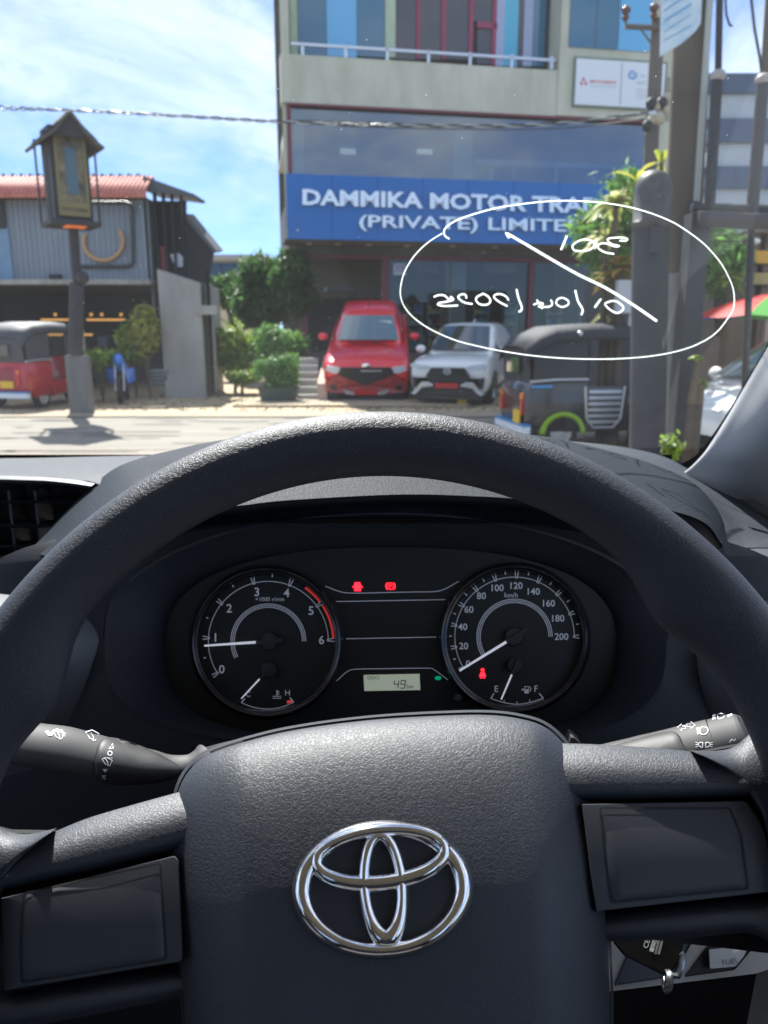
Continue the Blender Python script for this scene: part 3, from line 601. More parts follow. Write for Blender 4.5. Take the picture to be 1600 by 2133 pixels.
g = G(); g.grid([[cl(954 + r * cos(2 * pi * k / 20), 1452 + r * sin(2 * pi * k / 20), o) for k in range(20)] for r, o in ((12, .001), (11, .010), (9, .0125), (6, .0115), (0, .0115))], cu=True); g.make('reset_knob', mat('knob_gloss', (.03, .03, .032), .15, coat=.8), ic, 40)

# ---- dashboard
da = thing('dashboard', 'dark grey grained dashboard with a hooded binnacle over the gauges', 'dashboard', at(800, 1150, .6))
H0 = pr([(60, 1150, .60), (96, 1110, .62), (140, 1062, .64), (190, 1014, .66), (240, 975, .68), (300, 952, .70), (345, 941, .71), (500, 912, .72), (830, 893, .73), (1100, 905, .72), (1210, 925, .71), (1290, 945, .70), (1380, 974, .69), (1450, 1010, .66), (1500, 1070, .63), (1518, 1135, .60)])
HB = [p + V((0, .05, -.10)) for p in H0]
H1 = pr([(72, 1152, .56), (110, 1118, .57), (160, 1070, .58), (215, 1030, .59), (270, 1000, .60), (330, 980, .61), (400, 962, .61), (520, 945, .62), (830, 930, .62), (1060, 938, .62), (1180, 952, .62), (1270, 975, .61), (1360, 1003, .60), (1430, 1035, .59), (1490, 1085, .58), (1512, 1136, .57)])
H2 = pr([(95, 1158, .52), (130, 1135, .52), (185, 1105, .52), (250, 1083, .52), (320, 1068, .52), (420, 1058, .525), (500, 1053, .53), (600, 1042, .535), (830, 1030, .54), (1000, 1034, .535), (1120, 1042, .53), (1220, 1047, .53), (1320, 1052, .525), (1400, 1064, .525), (1470, 1090, .53), (1505, 1136, .54)])
g = G(); g.grid(surf([HB, H0], 90, 4)); g.grid(surf([H0, H1, H2], 90, 24)); hood = g.make('binnacle_hood', m_hood, da, 60)
# lip front face down to the bowl
oo2 = [cl(803 + 590 * -cos(t), 1330 - 258 * sin(t) ** .85 if sin(t) > 0 else 1330, boff(1330 - 258 * sin(t)) + .001) for t in [pi * k / 15 for k in range(16)]]
H3 = [p + V((0, .004, -.006)) for p in H2]
H35 = [a.lerp(b, .5) + V((0, .006, .002)) for a, b in zip(H3, oo2)]
g = G(); g.grid(surf([H2, H3, H35, oo2], 90, 16)); g.make('binnacle_face', m_dpl, da, 50)
# trim arc above bowl
g = G(); g.grid([[cl(803 + 592 * -cos(t) * k, 1330 - (258 + q) * sin(t) ** .9 * k, boff(1330 - 258 * sin(t)) + .002) for t in [radians(25) + radians(130) * j / 60 for j in range(61)]] for k, q in ((1.0, 6), (.985, 4))]); g.make('binnacle_trim', mat('satin_trim', (.035, .04, .048), .35), da, 40)
# lower fascia around the bowl
outer = sup(803, 1420, 900, 330, 480, 4, 4)
inner = sup(803, 1325, 583, 250, 223)
rows = [[cl(a[0], a[1], boff(a[1]) - .0005) for a in inner], [cl(a[0] * .93 + b[0] * .07, a[1] * .93 + b[1] * .07, boff(a[1])) for a, b in zip(inner, outer)], [cl(a[0] * .5 + b[0] * .5, a[1] * .5 + b[1] * .5, .035) for a, b in zip(inner, outer)], [cl(b[0], b[1], .02) for b in outer]]
keep = [i for i, p in enumerate(inner)]
G().grid(rows, cu=True).make('fascia', m_dpl, da, 50)
# side panels
g = G(); g.grid(surf([pr([(-260, 1172, .62), (-60, 1166, .62), (40, 1158, .615), (72, 1150, .61), (100, 1153, .60), (140, 1160, .58), (200, 1180, .57)]), pr([(-260, 1200, .57), (-60, 1200, .57), (40, 1200, .57), (72, 1200, .568), (100, 1205, .565), (150, 1215, .56), (230, 1235, .55)]), pr([(-260, 1360, .465), (-60, 1360, .465), (40, 1360, .465), (72, 1360, .467), (110, 1365, .475), (160, 1370, .485), (215, 1380, .50)]), pr([(-260, 1700, .50), (-60, 1700, .50), (40, 1700, .50), (72, 1700, .50), (100, 1700, .50), (160, 1700, .51), (260, 1720, .52)])], 30, 24))
m_side = mat('side_panel_plastic', (.075, .083, .095), .5, bump=.12, bscale=1100, dist=.0003)
g.make('side_panel', m_side, da, 50)
g = G(); g.grid(surf([pr([(1420, 1180, .57), (1480, 1150, .59), (1518, 1134, .60), (1545, 1143, .60), (1600, 1143, .60), (1720, 1150, .60)]), pr([(1440, 1240, .55), (1500, 1215, .555), (1540, 1205, .56), (1570, 1205, .56), (1620, 1205, .56), (1720, 1205, .56)]), pr([(1445, 1400, .50), (1490, 1400, .48), (1540, 1400, .47), (1570, 1400, .47), (1620, 1400, .47), (1720, 1400, .47)]), pr([(1420, 1700, .53), (1480, 1700, .52), (1540, 1700, .52), (1570, 1700, .52), (1620, 1700, .52), (1720, 1700, .52)])], 30, 24)); g.make('side_panel', m_side, da, 50)
# passenger-side dash top and right cushion
g = G(); g.grid(surf([pr([(-500, 985, 1.10), (-100, 957, 1.08), (100, 952, 1.06), (300, 949, 1.03), (480, 950, .99), (700, 950, .97)]), pr([(-500, 1000, .86), (-100, 968, .84), (100, 964, .83), (300, 963, .82), (480, 968, .80), (700, 972, .78)]), pr([(-500, 1015, .70), (-100, 986, .69), (60, 985, .68), (160, 990, .67), (240, 1002, .66), (300, 1016, .64)]), pr([(-500, 1022, .665), (-100, 992, .66), (60, 992, .655), (150, 998, .65), (200, 1006, .645), (260, 1030, .63)])], 60, 30)); g.make('dash_top', m_dash, da, 60)
g = G(); g.grid(surf([pr([(-500, 1023, .664), (-100, 993, .658), (60, 993, .653), (150, 999, .648), (198, 1007, .643)]), pr([(-500, 1032, .655), (-100, 1002, .650), (60, 1001, .645), (130, 1005, .64), (190, 1013, .636)]), pr([(-500, 1040, .665), (-100, 1008, .66), (60, 1007, .655), (130, 1010, .65), (186, 1017, .645)])], 40, 10)); g.make('vent_lip', m_side, da, 50)
g = G(); g.grid(surf([pr([(1180, 918, 1.0), (1290, 930, .98), (1380, 950, .96), (1450, 985, .93), (1520, 1010, .90), (1600, 1038, .86), (1720, 1080, .82)]), pr([(1200, 935, .86), (1300, 955, .84), (1390, 985, .82), (1450, 1010, .80), (1520, 1040, .78), (1600, 1072, .76), (1720, 1115, .74)]), pr([(1300, 980, .74), (1380, 1000, .73), (1440, 1022, .72), (1485, 1050, .71), (1530, 1080, .70), (1600, 1105, .69), (1720, 1145, .68)]), pr([(1400, 1060, .64), (1450, 1080, .64), (1490, 1110, .63), (1515, 1138, .62), (1545, 1141, .62), (1600, 1141, .62), (1720, 1150, .62)])], 60, 40)); g.make('dash_cushion', m_dash, da, 60)
# centre vent
vt = G(); vt.prism([at(x, y, .70) for x, y in ((-300, 1000), (200, 1005), (150, 1075), (76, 1160), (-300, 1175))], V((0, .004, 0)))
vt.grid(surf([pr([(-300, 1000, .66), (0, 1004, .655), (190, 1010, .64)]), pr([(-300, 990, .71), (0, 996, .705), (190, 1003, .70)])], 12, 3)); vt.grid(surf([pr([(-300, 1172, .615), (0, 1163, .615), (80, 1153, .61)]), pr([(-300, 1160, .71), (0, 1150, .71), (90, 1146, .70)])], 12, 3))
vt = vt.make('air_vent', m_blk, da, 40)
for px in (-70, -20, 42, 95): G().box(at(px, 1088, .672), (.0022, .03, .064)).make('vent_fin', m_pla, vt, 0)
for py in (1045, 1096, 1140): G().prism([at(-300, py + 2, .655), at(170 - (py - 1045) * .9, py - 1, .65), at(170 - (py - 1045) * .9, py + 3, .652), at(-300, py + 6, .657)], V((0, .022, 0))).make('vent_louvre', m_dpl, vt, 0)
# right speaker slot
g = G(); g.prism([at(*p) for p in ((1535, 1044, .70), (1560, 1045, .70), (1660, 1095, .69), (1660, 1116, .68), (1600, 1085, .69))], V((0, -.006, .004))); g.make('defroster_slot', m_blk, da, 0)
# column cover
g = G(); g.grid(surf([pr([(430, 1600, .43), (470, 1562, .44), (560, 1535, .45), (800, 1515, .455), (1050, 1515, .455), (1180, 1545, .44), (1230, 1610, .43)]), pr([(400, 1640, .40), (450, 1590, .40), (560, 1560, .41), (800, 1545, .415), (1050, 1545, .415), (1190, 1580, .40), (1250, 1640, .40)])], 40, 8)); g.grid(surf([pr([(380, 1630, .46), (440, 1565, .48), (560, 1525, .50), (800, 1500, .50), (1050, 1500, .50), (1200, 1535, .49), (1260, 1600, .47)]), pr([(430, 1600, .43), (470, 1562, .44), (560, 1535, .45), (800, 1515, .455), (1050, 1515, .455), (1180, 1545, .44), (1230, 1610, .43)])], 40, 6)); g.make('column_cover', mat('column_plastic', (.05, .05, .052), .5, bump=.2, bscale=900, dist=.0003), da, 50)
# lower right knee panel
kneeP = at(1430, 2010, .36); KN = V((0, -.78, .62)); kn = plane_proj(kneeP, KN)
m_knee = mat('knee_panel_grey', (.34, .32, .28), .5, bump=.15, bscale=900, dist=.0003)
lp_ = thing('knee_panel', 'grey lower trim panel under the wheel with a fuel lid release lever', 'trim panel', kneeP)
pnl = [(1268, 1935), (1330, 1900), (1420, 1880), (1560, 1890), (1640, 1935), (1660, 2000), (1575, 2028), (1560, 2030), (1280, 2064), (1268, 2066)]
G().prism([kn(x, y, 0) for x, y in pnl], KN * -.01).make('panel_face', m_knee, lp_, 30)
G().grid([[kn(1390 + (x - 1390) * s, 2000 + (y - 2000) * s, o) for x, y in rq([(1282, 2052), (1318, 1965), (1440, 1965), (1402, 2034)], 6)] for s, o in ((1.03, .0002), (1.0, .0014), (.97, .0003), (0, .0003))], cu=True).make('blank_recess', m_pla, lp_, 40)
G().grid([[kn(1500 + (x - 1500) * s, 1995 + (y - 1995) * s, o) for x, y in rq([(1428, 2034), (1474, 1970), (1582, 1958), (1530, 2020)], 5)] for s, o in ((1.03, .0002), (1.0, .0012), (.97, .0003), (0, .0003))], cu=True).make('lever_recess', m_blk, lp_, 40)
m_lev = mat('lever_grey', (.42, .41, .38), .35)
lv = G().grid([[kn(1515 + (x - 1515) * s, 1995 + (y - 1995) * s, o) for x, y in rq([(1478, 2019), (1476, 1978), (1562, 1968), (1550, 1992), (1532, 2014)], 5)] for s, o in ((1.0, .001), (1.0, .0045), (.95, .0058), (0, .0062))], cu=True).make('release_lever', m_lev, lp_, 40)
g = G(); text_on(g, 'FUEL', 1522, 2003, 11, kn, ang=-8, off=.0064, width=34); g.make('lever_lettering', mat('dim_print', (.16, .16, .15), .6), lv, 0)
G().prism([at(x, y, .60) for x, y in ((1200, 1900), (1900, 1900), (1900, 2500), (1200, 2500))], V((0, .01, 0))).make('footwell_board', m_blk, lp_, 0)
g = G(); g.grid(surf([pr([(1578, 2020, .40), (1566, 2080, .42), (1555, 2140, .44), (1540, 2240, .46)]), pr([(1630, 2010, .38), (1620, 2080, .40), (1610, 2140, .42), (1600, 2240, .44)]), pr([(1700, 2010, .41), (1690, 2080, .43), (1680, 2140, .45), (1670, 2240, .47)])], 12, 10)); g.make('side_trim', m_knee, lp_, 50)
# left lower void
G().prism([at(x, y, .62) for x, y in ((-900, 1500), (1250, 1500), (1250, 2500), (-900, 2500))], V((0, .01, 0))).make('lower_board', m_dpl, da, 0)
# key
kP = at(1370, 1985, .31); KyN = V((-.1, -.75, .65)).normalized(); ky = plane_proj(kP, KyN)
key = thing('ignition_key', 'black key fob with white CE print hanging in the ignition', 'key', kP)
m_fob = mat('fob_black', (.008, .008, .009), .3, spec=.4)
G().grid([[ky(1360 + (x - 1360) * s, 1965 + (y - 1965) * s, o) for x, y in rq([(1300, 1990), (1278, 1962), (1290, 1900), (1420, 1900), (1424, 1965), (1412, 2008), (1388, 2034)], 8)] for s, o in ((1.0, -.006), (1.02, -.003), (1.0, .0005), (.95, .0018), (0, .002))], cu=True).make('fob', m_fob, key, 50)
g = G(); text_on(g, 'CE', 1347, 1966, 11, ky, ang=-72, off=.0022, bold=.01)
ribbon(g, [(1357, 1982), (1367, 1950)], 9, ky, .0022, smooth=False)
for dx in (6, 8.5, 13, 15.5): ribbon(g, [(1358 + dx, 1988), (1366 + dx, 1956)], 1.1, ky, .0022, smooth=False)
g.make('fob_print', m_white, key, 0)
g = G(); text_on(g, '02A', 1363, 1966, 7.5, ky, ang=-76, off=.0025); g.make('fob_print', m_fob, key, 0)
G().tube([ky(1388 + 5.5 * cos(t), 2045 + 22 * sin(t), .002 + .004 * cos(t)) for t in [2 * pi * k / 30 for k in range(30)]], .0009, 8, closed=True).make('key_ring', m_steel, key)
G().tube([ky(1394 + 4.5 * cos(t), 2043 + 20 * sin(t), .003 + .004 * cos(t)) for t in [2 * pi * k / 30 for k in range(30)]], .0009, 8, closed=True).make('key_ring', m_steel, key)
G().tube([ky(1396, 2031, .002), ky(1413, 2033, .002), ky(1420, 2015, .003), ky(1423, 1990, .003), ky(1419, 1985, .003)], .0014, 8).make('key_clip', m_steel, key)

# ---- pillar, windscreen, cabin, bonnet
cabin = thing('vehicle_cabin', 'pale grey windscreen pillar and cabin lining at the right edge', 'car interior', (0, -.6, CAMZ - 1.1))
PE = pr([(1720, 540, .56), (1640, 690, .62), (1600, 757, .66), (1564, 817, .70), (1527, 878, .74), (1487, 938, .79), (1455, 972, .84), (1426, 994, .88), (1410, 1010, .89)])
P1 = pr([(1800, 560, .50), (1720, 700, .55), (1690, 770, .58), (1660, 830, .62), (1630, 890, .66), (1590, 950, .71), (1560, 990, .76), (1530, 1030, .80), (1520, 1050, .81)])
P2 = pr([(2000, 560, .48), (1920, 700, .52), (1890, 770, .55), (1860, 830, .58), (1830, 890, .62), (1790, 960, .66), (1760, 1020, .70), (1730, 1080, .74), (1710, 1100, .76)])
PE0 = [p + V((.004, .03, -.005)) for p in PE]
m_pil = mat('pillar_grey', (.42, .43, .45), .55, bump=.08, bscale=1500, dist=.0002)
G().grid(surf([PE0, PE, P1, P2], 50, 24)).make('pillar_trim', m_pil, cabin, 60)
def wsplane():
    N = V((0, .6, .8)).normalized(); return plane_proj(V((0, 1.05, CAMZ - .17)), N), N
wsp, WSN = wsplane()
wind = thing('windscreen', 'windscreen glass with white handwritten date and oval inked on it', 'windscreen', V((0, .8, CAMZ + .02)))
m_ws = glassmat('windscreen_glass', (.95, .98, .98), .004, .01, dust_haze=.013)
gp = [V((-1.15, 1.02, CAMZ - .1475)), V((.62, 1.02, CAMZ - .1475)), V((.50, .36, CAMZ + .3475)), V((-1.1, .36, CAMZ + .3475))]
rows = [[gp[0].lerp(gp[1], u / 16).lerp(gp[3].lerp(gp[2], u / 16), v / 8) for u in range(17)] for v in range(9)]
G().grid(rows).make('pane', m_ws, wind, 60)
m_frit = mat('frit_black', (.006, .006, .007), .5)
g = G(); inn = spl([(1300, 975, 0), (1375, 971, 0), (1412, 968, 0), (1450, 948, 0), (1480, 912, 0), (1510, 868, 0), (1560, 785, 0), (1600, 715, 0), (1700, 540, 0)], 60); outr = spl([(1300, 1020, 0), (1375, 1010, 0), (1440, 1000, 0), (1485, 972, 0), (1510, 938, 0), (1545, 880, 0), (1590, 800, 0), (1640, 720, 0), (1740, 540, 0)], 60)
g.grid([[wsp(p.x, p.y, -.002) for p in inn], [wsp(p.x, p.y, -.002) for p in outr]]); g.make('black_border', m_frit, wind, 0)
g = G(); g.grid([[wsp(x, y, -.002) for x in range(-400, 1401, 100)] for y in (947, 975)]); g.make('black_border', m_frit, wind, 0)
m_pen = leafmat('white_paint_pen', (.86, .92, .90), (.92, .97, .95), .65)
_t = m_pen.node_tree; _o = [n for n in _t.nodes if n.type == 'OUTPUT_MATERIAL'][0]; _l = _o.inputs[0].links[0].from_socket
_tr = _t.nodes.new('ShaderNodeBsdfTransparent'); _mx = _t.nodes.new('ShaderNodeMixShader'); _mx.inputs[0].default_value = .5; _t.links.new(_l, _mx.inputs[1]); _t.links.new(_tr.outputs[0], _mx.inputs[2]); _t.links.new(_mx.outputs[0], _o.inputs[0])
def Z5(pts): return [(1000 + x / 2.667, 380 + y / 2.667) for x, y in pts]
def Z8(pts): return [(790 + x / 5, 500 + y / 5) for x, y in pts]
def Z6(pts): return [(1240 + x / 4.444, 300 + y / 4.444) for x, y in pts]
def pen(pts, w, nm='handwriting', sm=True):
    w = (lambda t, w=w: w(t) * .85) if callable(w) else w * .85
    g = G(); ribbon(g, pts, w, wsp, .0008, smooth=sm, step=2.5); ribbon(g, pts, w, wsp, -.0008, smooth=sm, step=2.5)
    for q in (pts[0], pts[-1]):
        for of in (.0008, -.0008): g.add([wsp(q[0] + w0 * cos(t), q[1] + w0 * sin(t), of) for w0 in [(w(0) if callable(w) else w) * .5] for t in [2 * pi * k / 10 for k in range(10)]], [tuple(range(10))])
    g.make(nm, m_pen, wind, 0)
pen([(935, 497), (927, 491), (925, 482), (932, 471), (955, 457), (1000, 442), (1040, 432), (1075, 426.5), (1120, 421), (1169, 418), (1215, 419), (1262, 423), (1310, 431), (1356, 444), (1400, 462), (1431, 481), (1462, 504), (1484, 526), (1503, 550), (1517, 575), (1527, 600), (1530, 625), (1527, 645), (1515, 665), (1495, 690), (1469, 709), (1430, 726), (1375, 739), (1310, 746), (1244, 748), (1180, 746.5), (1112, 741), (1050, 732), (1000, 722), (950, 709), (905, 690), (875, 672), (853, 653), (840, 634), (834, 612), (837, 585), (845, 562), (860, 537), (880, 515), (900, 499), (920, 487)], lambda t: 4.0 - 1.5 * min(1, t * 2), 'ink_oval')
pen([(1060, 494), (1057, 489), (1063, 490), (1150, 541), (1205, 572), (1262, 600), (1319, 635), (1367, 668)], 6.5, 'ink_stroke')
pen([(1180.5, 493), (1175, 506), (1169.5, 519)], 5.5)
pen([(1215, 499), (1203, 503), (1193, 512), (1196, 521), (1211, 523), (1229, 520), (1238, 511), (1233, 502), (1218, 498)], 4.2)
pen(Z6([(232, 895), (285, 893), (300, 880), (250, 866), (150, 870), (112, 885), (150, 925), (225, 945), (180, 948), (100, 920), (50, 922), (25, 945), (40, 975), (100, 1005), (170, 1016)]), 4.2)
pen(Z8([(575, 590), (620, 574), (680, 578), (735, 625), (765, 605), (735, 590), (775, 622), (700, 642), (625, 655), (612, 674), (680, 687), (815, 682)]), 4.4)
pen(Z8([(908, 602), (900, 572), (860, 565), (822, 590), (850, 628), (900, 655), (965, 665)]), 4.4)
pen(Z8([(1080, 558), (1015, 598), (1015, 640), (1060, 672), (1130, 670), (1160, 630), (1130, 585), (1085, 560)]), 4.4)
pen(Z8([(1345, 622), (1320, 588), (1260, 562), (1200, 575), (1205, 608), (1260, 650), (1330, 686)]), 4.4)
pen(Z8([(1433, 520), (1450, 600), (1483, 690), (1482, 730), (1460, 745)]), 5)
pen(Z5([(300, 678), (330, 668), (352, 676), (325, 690), (335, 692), (385, 690), (402, 675), (395, 655)]), 4.2); pen(Z5([(318, 655), (345, 700)]), 4.2)
pen(Z5([(455, 640), (430, 650), (425, 675), (455, 692), (488, 680), (490, 658), (465, 642)]), 4.2)
pen(Z5([(530, 602), (545, 660), (570, 705), (565, 733)]), 5)
pen(Z5([(670, 650), (640, 692)]), 4.8)
pen(Z5([(725, 660), (695, 675), (720, 705), (760, 725), (790, 712), (795, 690), (760, 662), (730, 658)]), 4.4)
# cabin lining around the driver (mostly behind and above the camera)
m_head = mat('headliner', (.42, .40, .37), .9); m_door = mat('door_trim', (.10, .095, .09), .7); m_seat = mat('seat_fabric', (.09, .085, .085), .9, bump=.3, bscale=300)
G().mm((-1.15, -1.9, CAMZ + .36), (.52, .34, CAMZ + .40)).make('roof_lining', m_head, cabin, 0)
for x0, x1 in ((-1.20, -1.15), (.47, .52)):
    g = G(); g.mm((x0, -1.9, CAMZ - 1.0), (x1, .75, CAMZ - .30)); g.mm((x0, -1.9, CAMZ - .30), (x1, -1.5, CAMZ + .36)); g.mm((x0, -.75, CAMZ - .30), (x1, -.6, CAMZ + .36)); g.make('door_lining', m_door, cabin, 0)
g = G(); g.mm((-1.15, -1.95, CAMZ - 1.0), (.47, -1.9, CAMZ - .1)); g.mm((-1.15, -1.95, CAMZ + .28), (.47, -1.9, CAMZ + .36)); g.make('rear_bulkhead', m_door, cabin, 0)
G().mm((-1.15, -1.9, CAMZ - 1.02), (.47, 1.2, CAMZ - 1.0)).make('floor_mat', m_blk, cabin, 0)
for sx in (0.0, -.70):
    sg = G(); sg.box((sx, -.75, CAMZ - .35), (.46, .14, .72), Matrix.Rotation(radians(14), 3, 'X')); sg.box((sx, -.45, CAMZ - .72), (.5, .5, .16)); sg.make('seat', m_seat, cabin, 0)
bon = thing('bonnet', "strip of white car bonnet beyond the base of the windscreen", 'bonnet', (0, 1.8, 1.1))
m_wpaint = mat('white_car_paint', (.72, .73, .74), .25, coat=.7)
g = G(); g.grid(surf([[V((x, 1.3, CAMZ - .30 - .00 - .03 * (x + .3) ** 2)) for x in (-1.3, -.7, -.3, .1, .5, .7)], [V((x, 2.0, CAMZ - .325 - .03 * (x + .3) ** 2)) for x in (-1.3, -.7, -.3, .1, .5, .7)], [V((x, 2.35, CAMZ - .40 - .04 * (x + .3) ** 2)) for x in (-1.3, -.7, -.3, .1, .5, .7)], [V((x, 2.5, CAMZ - .60)) for x in (-1.3, -.7, -.3, .1, .5, .7)]], 30, 24)); g.make('bonnet_panel', m_wpaint, bon, 60)
g = G(); g.mm((-1.2, 1.02, CAMZ - .31), (.62, 1.28, CAMZ - .22)); g.make('cowl_grille', m_blk, bon, 0)
# ================================================================== STREET
R = random.Random(11)
m_road = mat('asphalt_pale_dust', (.17, .155, .13), .9, color2=(.27, .245, .205), vscale=.8, bump=.25, bscale=30, dist=.01, stretch=(.25, 3.2, 1))
m_dirt = mat('sandy_ground', (.34, .265, .165), .95, color2=(.46, .37, .24), vscale=1.1, bump=.3, bscale=12, dist=.02)
m_conc = mat('concrete', (.30, .29, .27), .9, color2=(.42, .41, .38), vscale=2.5, bump=.2, bscale=20, dist=.01)
m_paver = mat('paver', (.36, .29, .20), .9, color2=(.46, .38, .27), vscale=3)
m_line = mat('road_paint', (.26, .24, .20), .8, var=.15, vscale=3)
tag(G().grid([[V((x, y, -.02)) for x in (-400, -60, -20, 20, 60, 400)] for y in (-60, 0, 8, 40, 120, 600)]).make('ground', mat('far_ground', (.22, .20, .15), .95, var=.2, vscale=.2), None, 0), kind='structure')
tag(G().quad((-80, 3, 0), (80, 3, 0), (80, 14.3, 0), (-80, 14.3, 0)).make('road', m_road, None, 0), kind='structure')
tag(G().quad((-80, 14.3, .02), (80, 14.3, .02), (80, 15.4, .02), (-80, 15.4, .02)).make('pavement', mat('dusty_pavement', (.27, .22, .155), .95, color2=(.38, .32, .23), vscale=1.5, stretch=(.4, 1.5, 1)), None, 0), kind='structure')
tag(G().quad((-80, 15.4, .004), (30, 15.4, .004), (30, 40, .004), (-80, 40, .004)).make('yard', m_dirt, None, 0), kind='structure')
g = G(); g.quad((-80, 13.75, .004), (80, 13.75, .004), (80, 13.87, .004), (-80, 13.87, .004)); g.make('edge_line', m_line, D.objects['road'], 0)
# interlocking pavers in front of the showroom ramp
fc = tag(G().quad((-3.2, 16.3, .02), (1.9, 16.3, .02), (1.9, 18.0, .02), (-3.2, 18.0, .02)).make('forecourt', mat('joint_sand', (.20, .16, .11), .95), None, 0), kind='structure')
pm = None; cnt = 0
for j in range(11):
    for i in range(22):
        x = -3.1 + i * .225 + (.11 if j % 2 else 0); y = 16.37 + j * .155
        if pm is None:
            o = G().mm((-.105, -.07, 0), (.105, .07, .035)).make('paver', m_paver, fc, 0, world=False); pm = o.data
        else:
            o = D.objects.new('paver', pm); col.objects.link(o); o.parent = fc
        o.location = (x, y, .02 + R.uniform(-.004, .004)); cnt += 1
RA = radians(13)
def ramp(x0, x1, y0, y1, z0=0.0, nm='ramp'):
    z1 = z0 + (y1 - y0) * tan(RA); return tag(G().prism([(x0, y0, z0), (x0, y1, z1), (x0, y1, z0 - .1)], (x1 - x0, 0, 0)).make(nm, m_ramp, None, 0), kind='structure')
m_ramp = mat('ramp_sandy_concrete', (.34, .28, .19), .9, color2=(.43, .36, .26), vscale=2)
MATS['concrete_'] = m_ramp
ramp(-1.5, .62, 18.4, 22.0)
ramp(.62, 4.4, 20.9, 22.0)
# ------------------------------------------------------------------ showroom building
PF = at(597, 600, 22.5); PF0 = V((PF.x, PF.y, 0)); FA = radians(10); UF = V((cos(FA), sin(FA), 0)); NF = V((sin(FA), -cos(FA), 0))
fp = plane_proj(PF0, NF)
def fpt(u, o, z): return PF0 + UF * u + NF * o + V((0, 0, z))
def fu(px, py, o=0.): p = fp(px, py, o); return (p - PF0).dot(UF), p.z
def fbox(g, px0, px1, py0, py1, o0, o1, ref=None):
    rx = ref if ref is not None else px0
    f = max(o0, o1); u0 = fu(px0, py0, f)[0]; u1 = fu(px1, py0, f)[0]; z1 = fu(rx, py0, f)[1]; z0 = fu(rx, py1, f)[1]
    P = [fpt(u, o, z) for u in (u0, u1) for o in (o0, o1) for z in (z0, z1)]
    return g.add(P, [(0, 1, 3, 2), (4, 6, 7, 5), (0, 4, 5, 1), (2, 3, 7, 6), (0, 2, 6, 4), (1, 5, 7, 3)])
def fb(name, par, m, px0, px1, py0, py1, o0, o1, ref=None, label=None):
    return fbox(G(), px0, px1, py0, py1, o0, o1, ref).make(name, m, par, 0, label=label)
bd = thing('showroom_building', 'pale green three storey showroom with glazed floors behind the parked red pickup', 'building', PF0)
m_green = mat('green_plaster', (.44, .455, .36), .85, color2=(.60, .60, .51), vscale=1.6, stretch=(1, 1, .35), bump=.1, bscale=8, dist=.01)
m_green2 = mat('green_paint', (.45, .55, .40), .7, var=.08)
m_mag = mat('magenta_frame', (.30, .03, .10), .5); m_mar = mat('maroon_frame', (.16, .03, .05), .55)
m_teal = glassmat('x', (1, 1, 1)); 
m_teal = mat('teal_glass', (.01, .13, .25), .06, spec=.9); m_lblue = mat('sky_blue_glass', (.10, .42, .75), .08, spec=.8); m_dglass = mat('dark_glass', (.012, .02, .045), .05, spec=.8); m_cyan = mat('cyan_glass', (.03, .40, .62), .07, spec=.8)
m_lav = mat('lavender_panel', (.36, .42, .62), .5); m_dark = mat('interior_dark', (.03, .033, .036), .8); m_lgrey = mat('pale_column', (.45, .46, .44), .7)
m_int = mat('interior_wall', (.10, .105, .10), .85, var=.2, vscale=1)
# body: side wall, floors, roof and back of the block
UMAX = 11.3
g = G()
def ub(g, u0, u1, o0, o1, z0, z1):
    P = [fpt(u, o, z) for u in (u0, u1) for o in (o0, o1) for z in (z0, z1)]
    return g.add(P, [(0, 1, 3, 2), (4, 6, 7, 5), (0, 4, 5, 1), (2, 3, 7, 6), (0, 2, 6, 4), (1, 5, 7, 3)])
zb0 = fu(597, 213)[1]; zb1 = fu(597, 112)[1]; zs0 = fu(597, 497)[1]; zs1 = fu(597, 361)[1]
g.prism([fpt(u, o, zs0) for u, o in ((.02, -.1), (.25, -.1), (1.1, -9), (.9, -9))], (0, 0, 14)); ub(g, UMAX - .4, UMAX, -9, 0, 0, 19); g.make('side_wall', m_green, bd, 0)
ub(G(), 0.3, UMAX, -9.2, -9, 0, 19).make('rear_wall', m_int, bd, 0)
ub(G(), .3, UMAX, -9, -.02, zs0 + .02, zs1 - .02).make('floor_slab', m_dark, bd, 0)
ub(ub(G(), .0, UMAX, -.5, 0, zb0, zb1), .4, UMAX, -9, -.5, zb0, zb1 - .3).make('balcony_parapet', m_green, bd, 0)
fb('trim_strip', bd, m_mar, 597, 1385, 213, 218, -.1, .03)
ub(G(), .2, UMAX, -9, -1.3, 18.6, 19).make('roof', m_green, bd, 0)
# top floor wall pieces (0.9 m behind the parapet edge)
tb = lambda n, m, a, b, y0=-330, y1=118: fb(n, bd, m, a, b, y0, y1, -.95, -.8)
tb('column', m_green2, 595, 611)
for a, b, m, n in ((612, 674, m_teal, 'window_pane'), (675, 740, m_lblue, 'window_pane'), (741, 802, m_teal, 'window_pane')): fb(n, bd, m, a, b, -330, 116, -.95, -.84)
tb('column', m_green2, 803, 825)
for a, b in ((825, 871), (879, 926), (935, 986)): fb('window_pane', bd, m_dglass, a, b, -330, 122, -.97, -.88)
for a, b in ((871, 879), (926, 935), (986, 995)): fb('window_frame', bd, m_mag, a, b, -330, 122, -.95, -.82)
fb('window_pane', bd, m_dglass, 995, 1037, -330, 44, -.97, -.88); fb('window_pane', bd, m_dglass, 995, 1037, 57, 132, -.97, -.88); fb('window_frame', bd, m_mag, 995, 1037, 44, 57, -.95, -.82); fb('window_frame', bd, m_mag, 1037, 1046, -330, 136, -.95, -.82)
